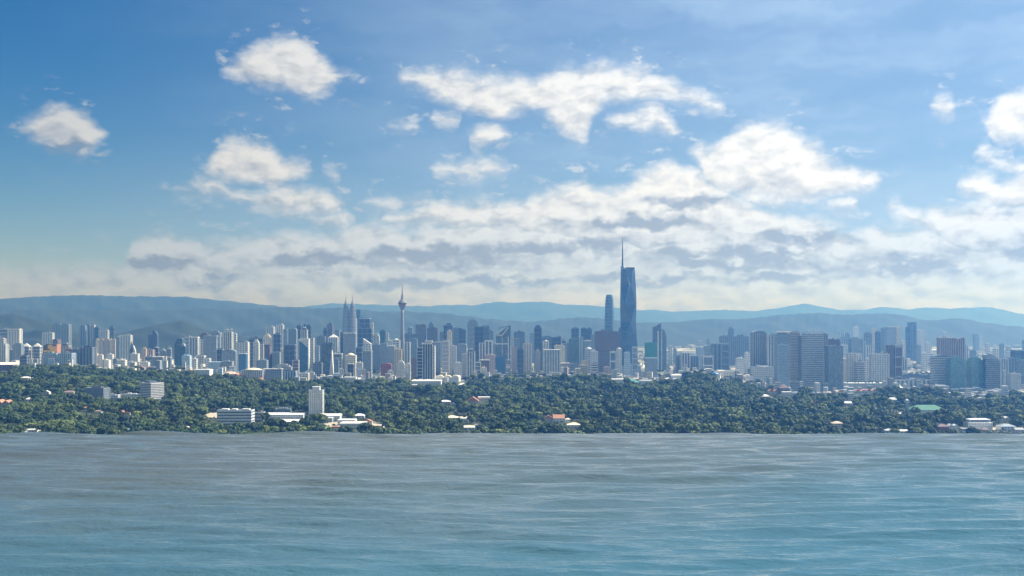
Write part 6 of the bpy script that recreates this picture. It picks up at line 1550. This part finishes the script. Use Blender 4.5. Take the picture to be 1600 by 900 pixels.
# the rest of the woods and the trees between city blocks: one mass each
def scatter(name, label, P, K, S, R):
    coll = bpy.data.collections.new(name + '_kinds')
    for i, (nm, cm, tm, look, _) in enumerate(PROTO):
        me = bpy.data.meshes.new('whole_tree')
        nv = len(cm.vertices); v = [tuple(x.co) for x in cm.vertices] + [tuple(x.co) for x in tm.vertices]
        f = [tuple(p.vertices) for p in cm.polygons] + [tuple(nv + q for q in p.vertices) for p in tm.polygons]
        me.from_pydata(v, [], f); me.materials.append(cm.materials[0]); me.materials.append(M_BARK)
        mi = [0] * len(cm.polygons) + [1] * len(tm.polygons); me.polygons.foreach_set('material_index', mi); me.update()
        o = bpy.data.objects.new('kind_%d' % i, me); coll.objects.link(o)
    me = bpy.data.meshes.new(name); me.from_pydata(P.tolist(), [], []); me.update()
    for an, dat, ty in (('kind_index', K.astype(np.int32), 'INT'), ('size', S.astype(np.float32), 'FLOAT'), ('turn', R.astype(np.float32), 'FLOAT')):
        at_ = me.attributes.new(an, ty, 'POINT'); at_.data.foreach_set('value', dat)
    o = bpy.data.objects.new(name, me); COL.objects.link(o); o['kind'] = 'stuff'; o['label'] = label
    ng = bpy.data.node_groups.new(name, 'GeometryNodeTree')
    ng.interface.new_socket('Geometry', in_out='INPUT', socket_type='NodeSocketGeometry'); ng.interface.new_socket('Geometry', in_out='OUTPUT', socket_type='NodeSocketGeometry')
    N = ng.nodes; Lk = ng.links
    gi = N.new('NodeGroupInput'); go = N.new('NodeGroupOutput'); ci = N.new('GeometryNodeCollectionInfo'); ci.inputs['Collection'].default_value = coll
    ci.inputs['Separate Children'].default_value = True; ci.inputs['Reset Children'].default_value = True
    ip = N.new('GeometryNodeInstanceOnPoints'); ip.inputs['Pick Instance'].default_value = True
    def named(nm_, ty):
        n = N.new('GeometryNodeInputNamedAttribute'); n.data_type = ty; n.inputs['Name'].default_value = nm_; return n.outputs['Attribute']
    cx = N.new('ShaderNodeCombineXYZ'); Lk.new(named('turn', 'FLOAT'), cx.inputs[2])
    Lk.new(gi.outputs[0], ip.inputs['Points']); Lk.new(ci.outputs[0], ip.inputs['Instance']); Lk.new(named('kind_index', 'INT'), ip.inputs['Instance Index'])
    Lk.new(cx.outputs[0], ip.inputs['Rotation']); Lk.new(named('size', 'FLOAT'), ip.inputs['Scale']); Lk.new(ip.outputs[0], go.inputs[0])
    md = o.modifiers.new('scatter', 'NODES'); md.node_group = ng
    return o
keep = ~isind & (PYT < 682)
scatter('forest', 'dense green woods filling the slope between water and city', np.stack([pts[keep, 0], pts[keep, 1], Z[keep] - .3], -1), kind[keep], sc_[keep], rot[keep])
# city greenery
cp = []
while len(cp) < 2600:
    u = rs.uniform(-30, 1630); D = 4560 * (9000 / 4560) ** rs.rand(); x = (u - 800) / F * D
    g_ = math.sin(x * .006 + 2) + math.sin(D * .007 + x * .003) + rs.normal(0, .5)
    if g_ < (.2 if u < 1000 else -.3): continue
    if not free(x, D, 6): continue
    cp.append((x, D, gz(x, D) - .3))
cp = np.array(cp)
scatter('city_trees', 'scattered green trees between the city blocks', cp, rs.choice([0, 1, 2, 3, 5], len(cp)), rs.uniform(.5, .95, len(cp)), rs.uniform(0, 6.28, len(cp)))

# ================================================================== haze: the air over the plain
def build_haze():
    m = bpy.data.materials.new('haze'); m.use_nodes = True
    nt = m.node_tree; nt.nodes.clear()
    out = nt.nodes.new('ShaderNodeOutputMaterial'); pv = nt.nodes.new('ShaderNodeVolumePrincipled')
    pv.inputs['Color'].default_value = (0.12, 0.395, 1.0, 1)
    pv.inputs['Absorption Color'].default_value = (1, 1, 1, 1)      # air: blue is scattered most, nothing is absorbed
    pv.inputs['Density'].default_value = HAZE
    pv.inputs['Anisotropy'].default_value = 0.58
    nt.links.new(pv.outputs[0], out.inputs['Volume'])
    mb = MB().box(-26000, 26000, -150, 30600, -12, 800)
    o = mb.build('haze', m); o['kind'] = 'stuff'; o['label'] = 'pale blue haze lying over the city plain'
HAZE = 9.2e-5
build_haze()
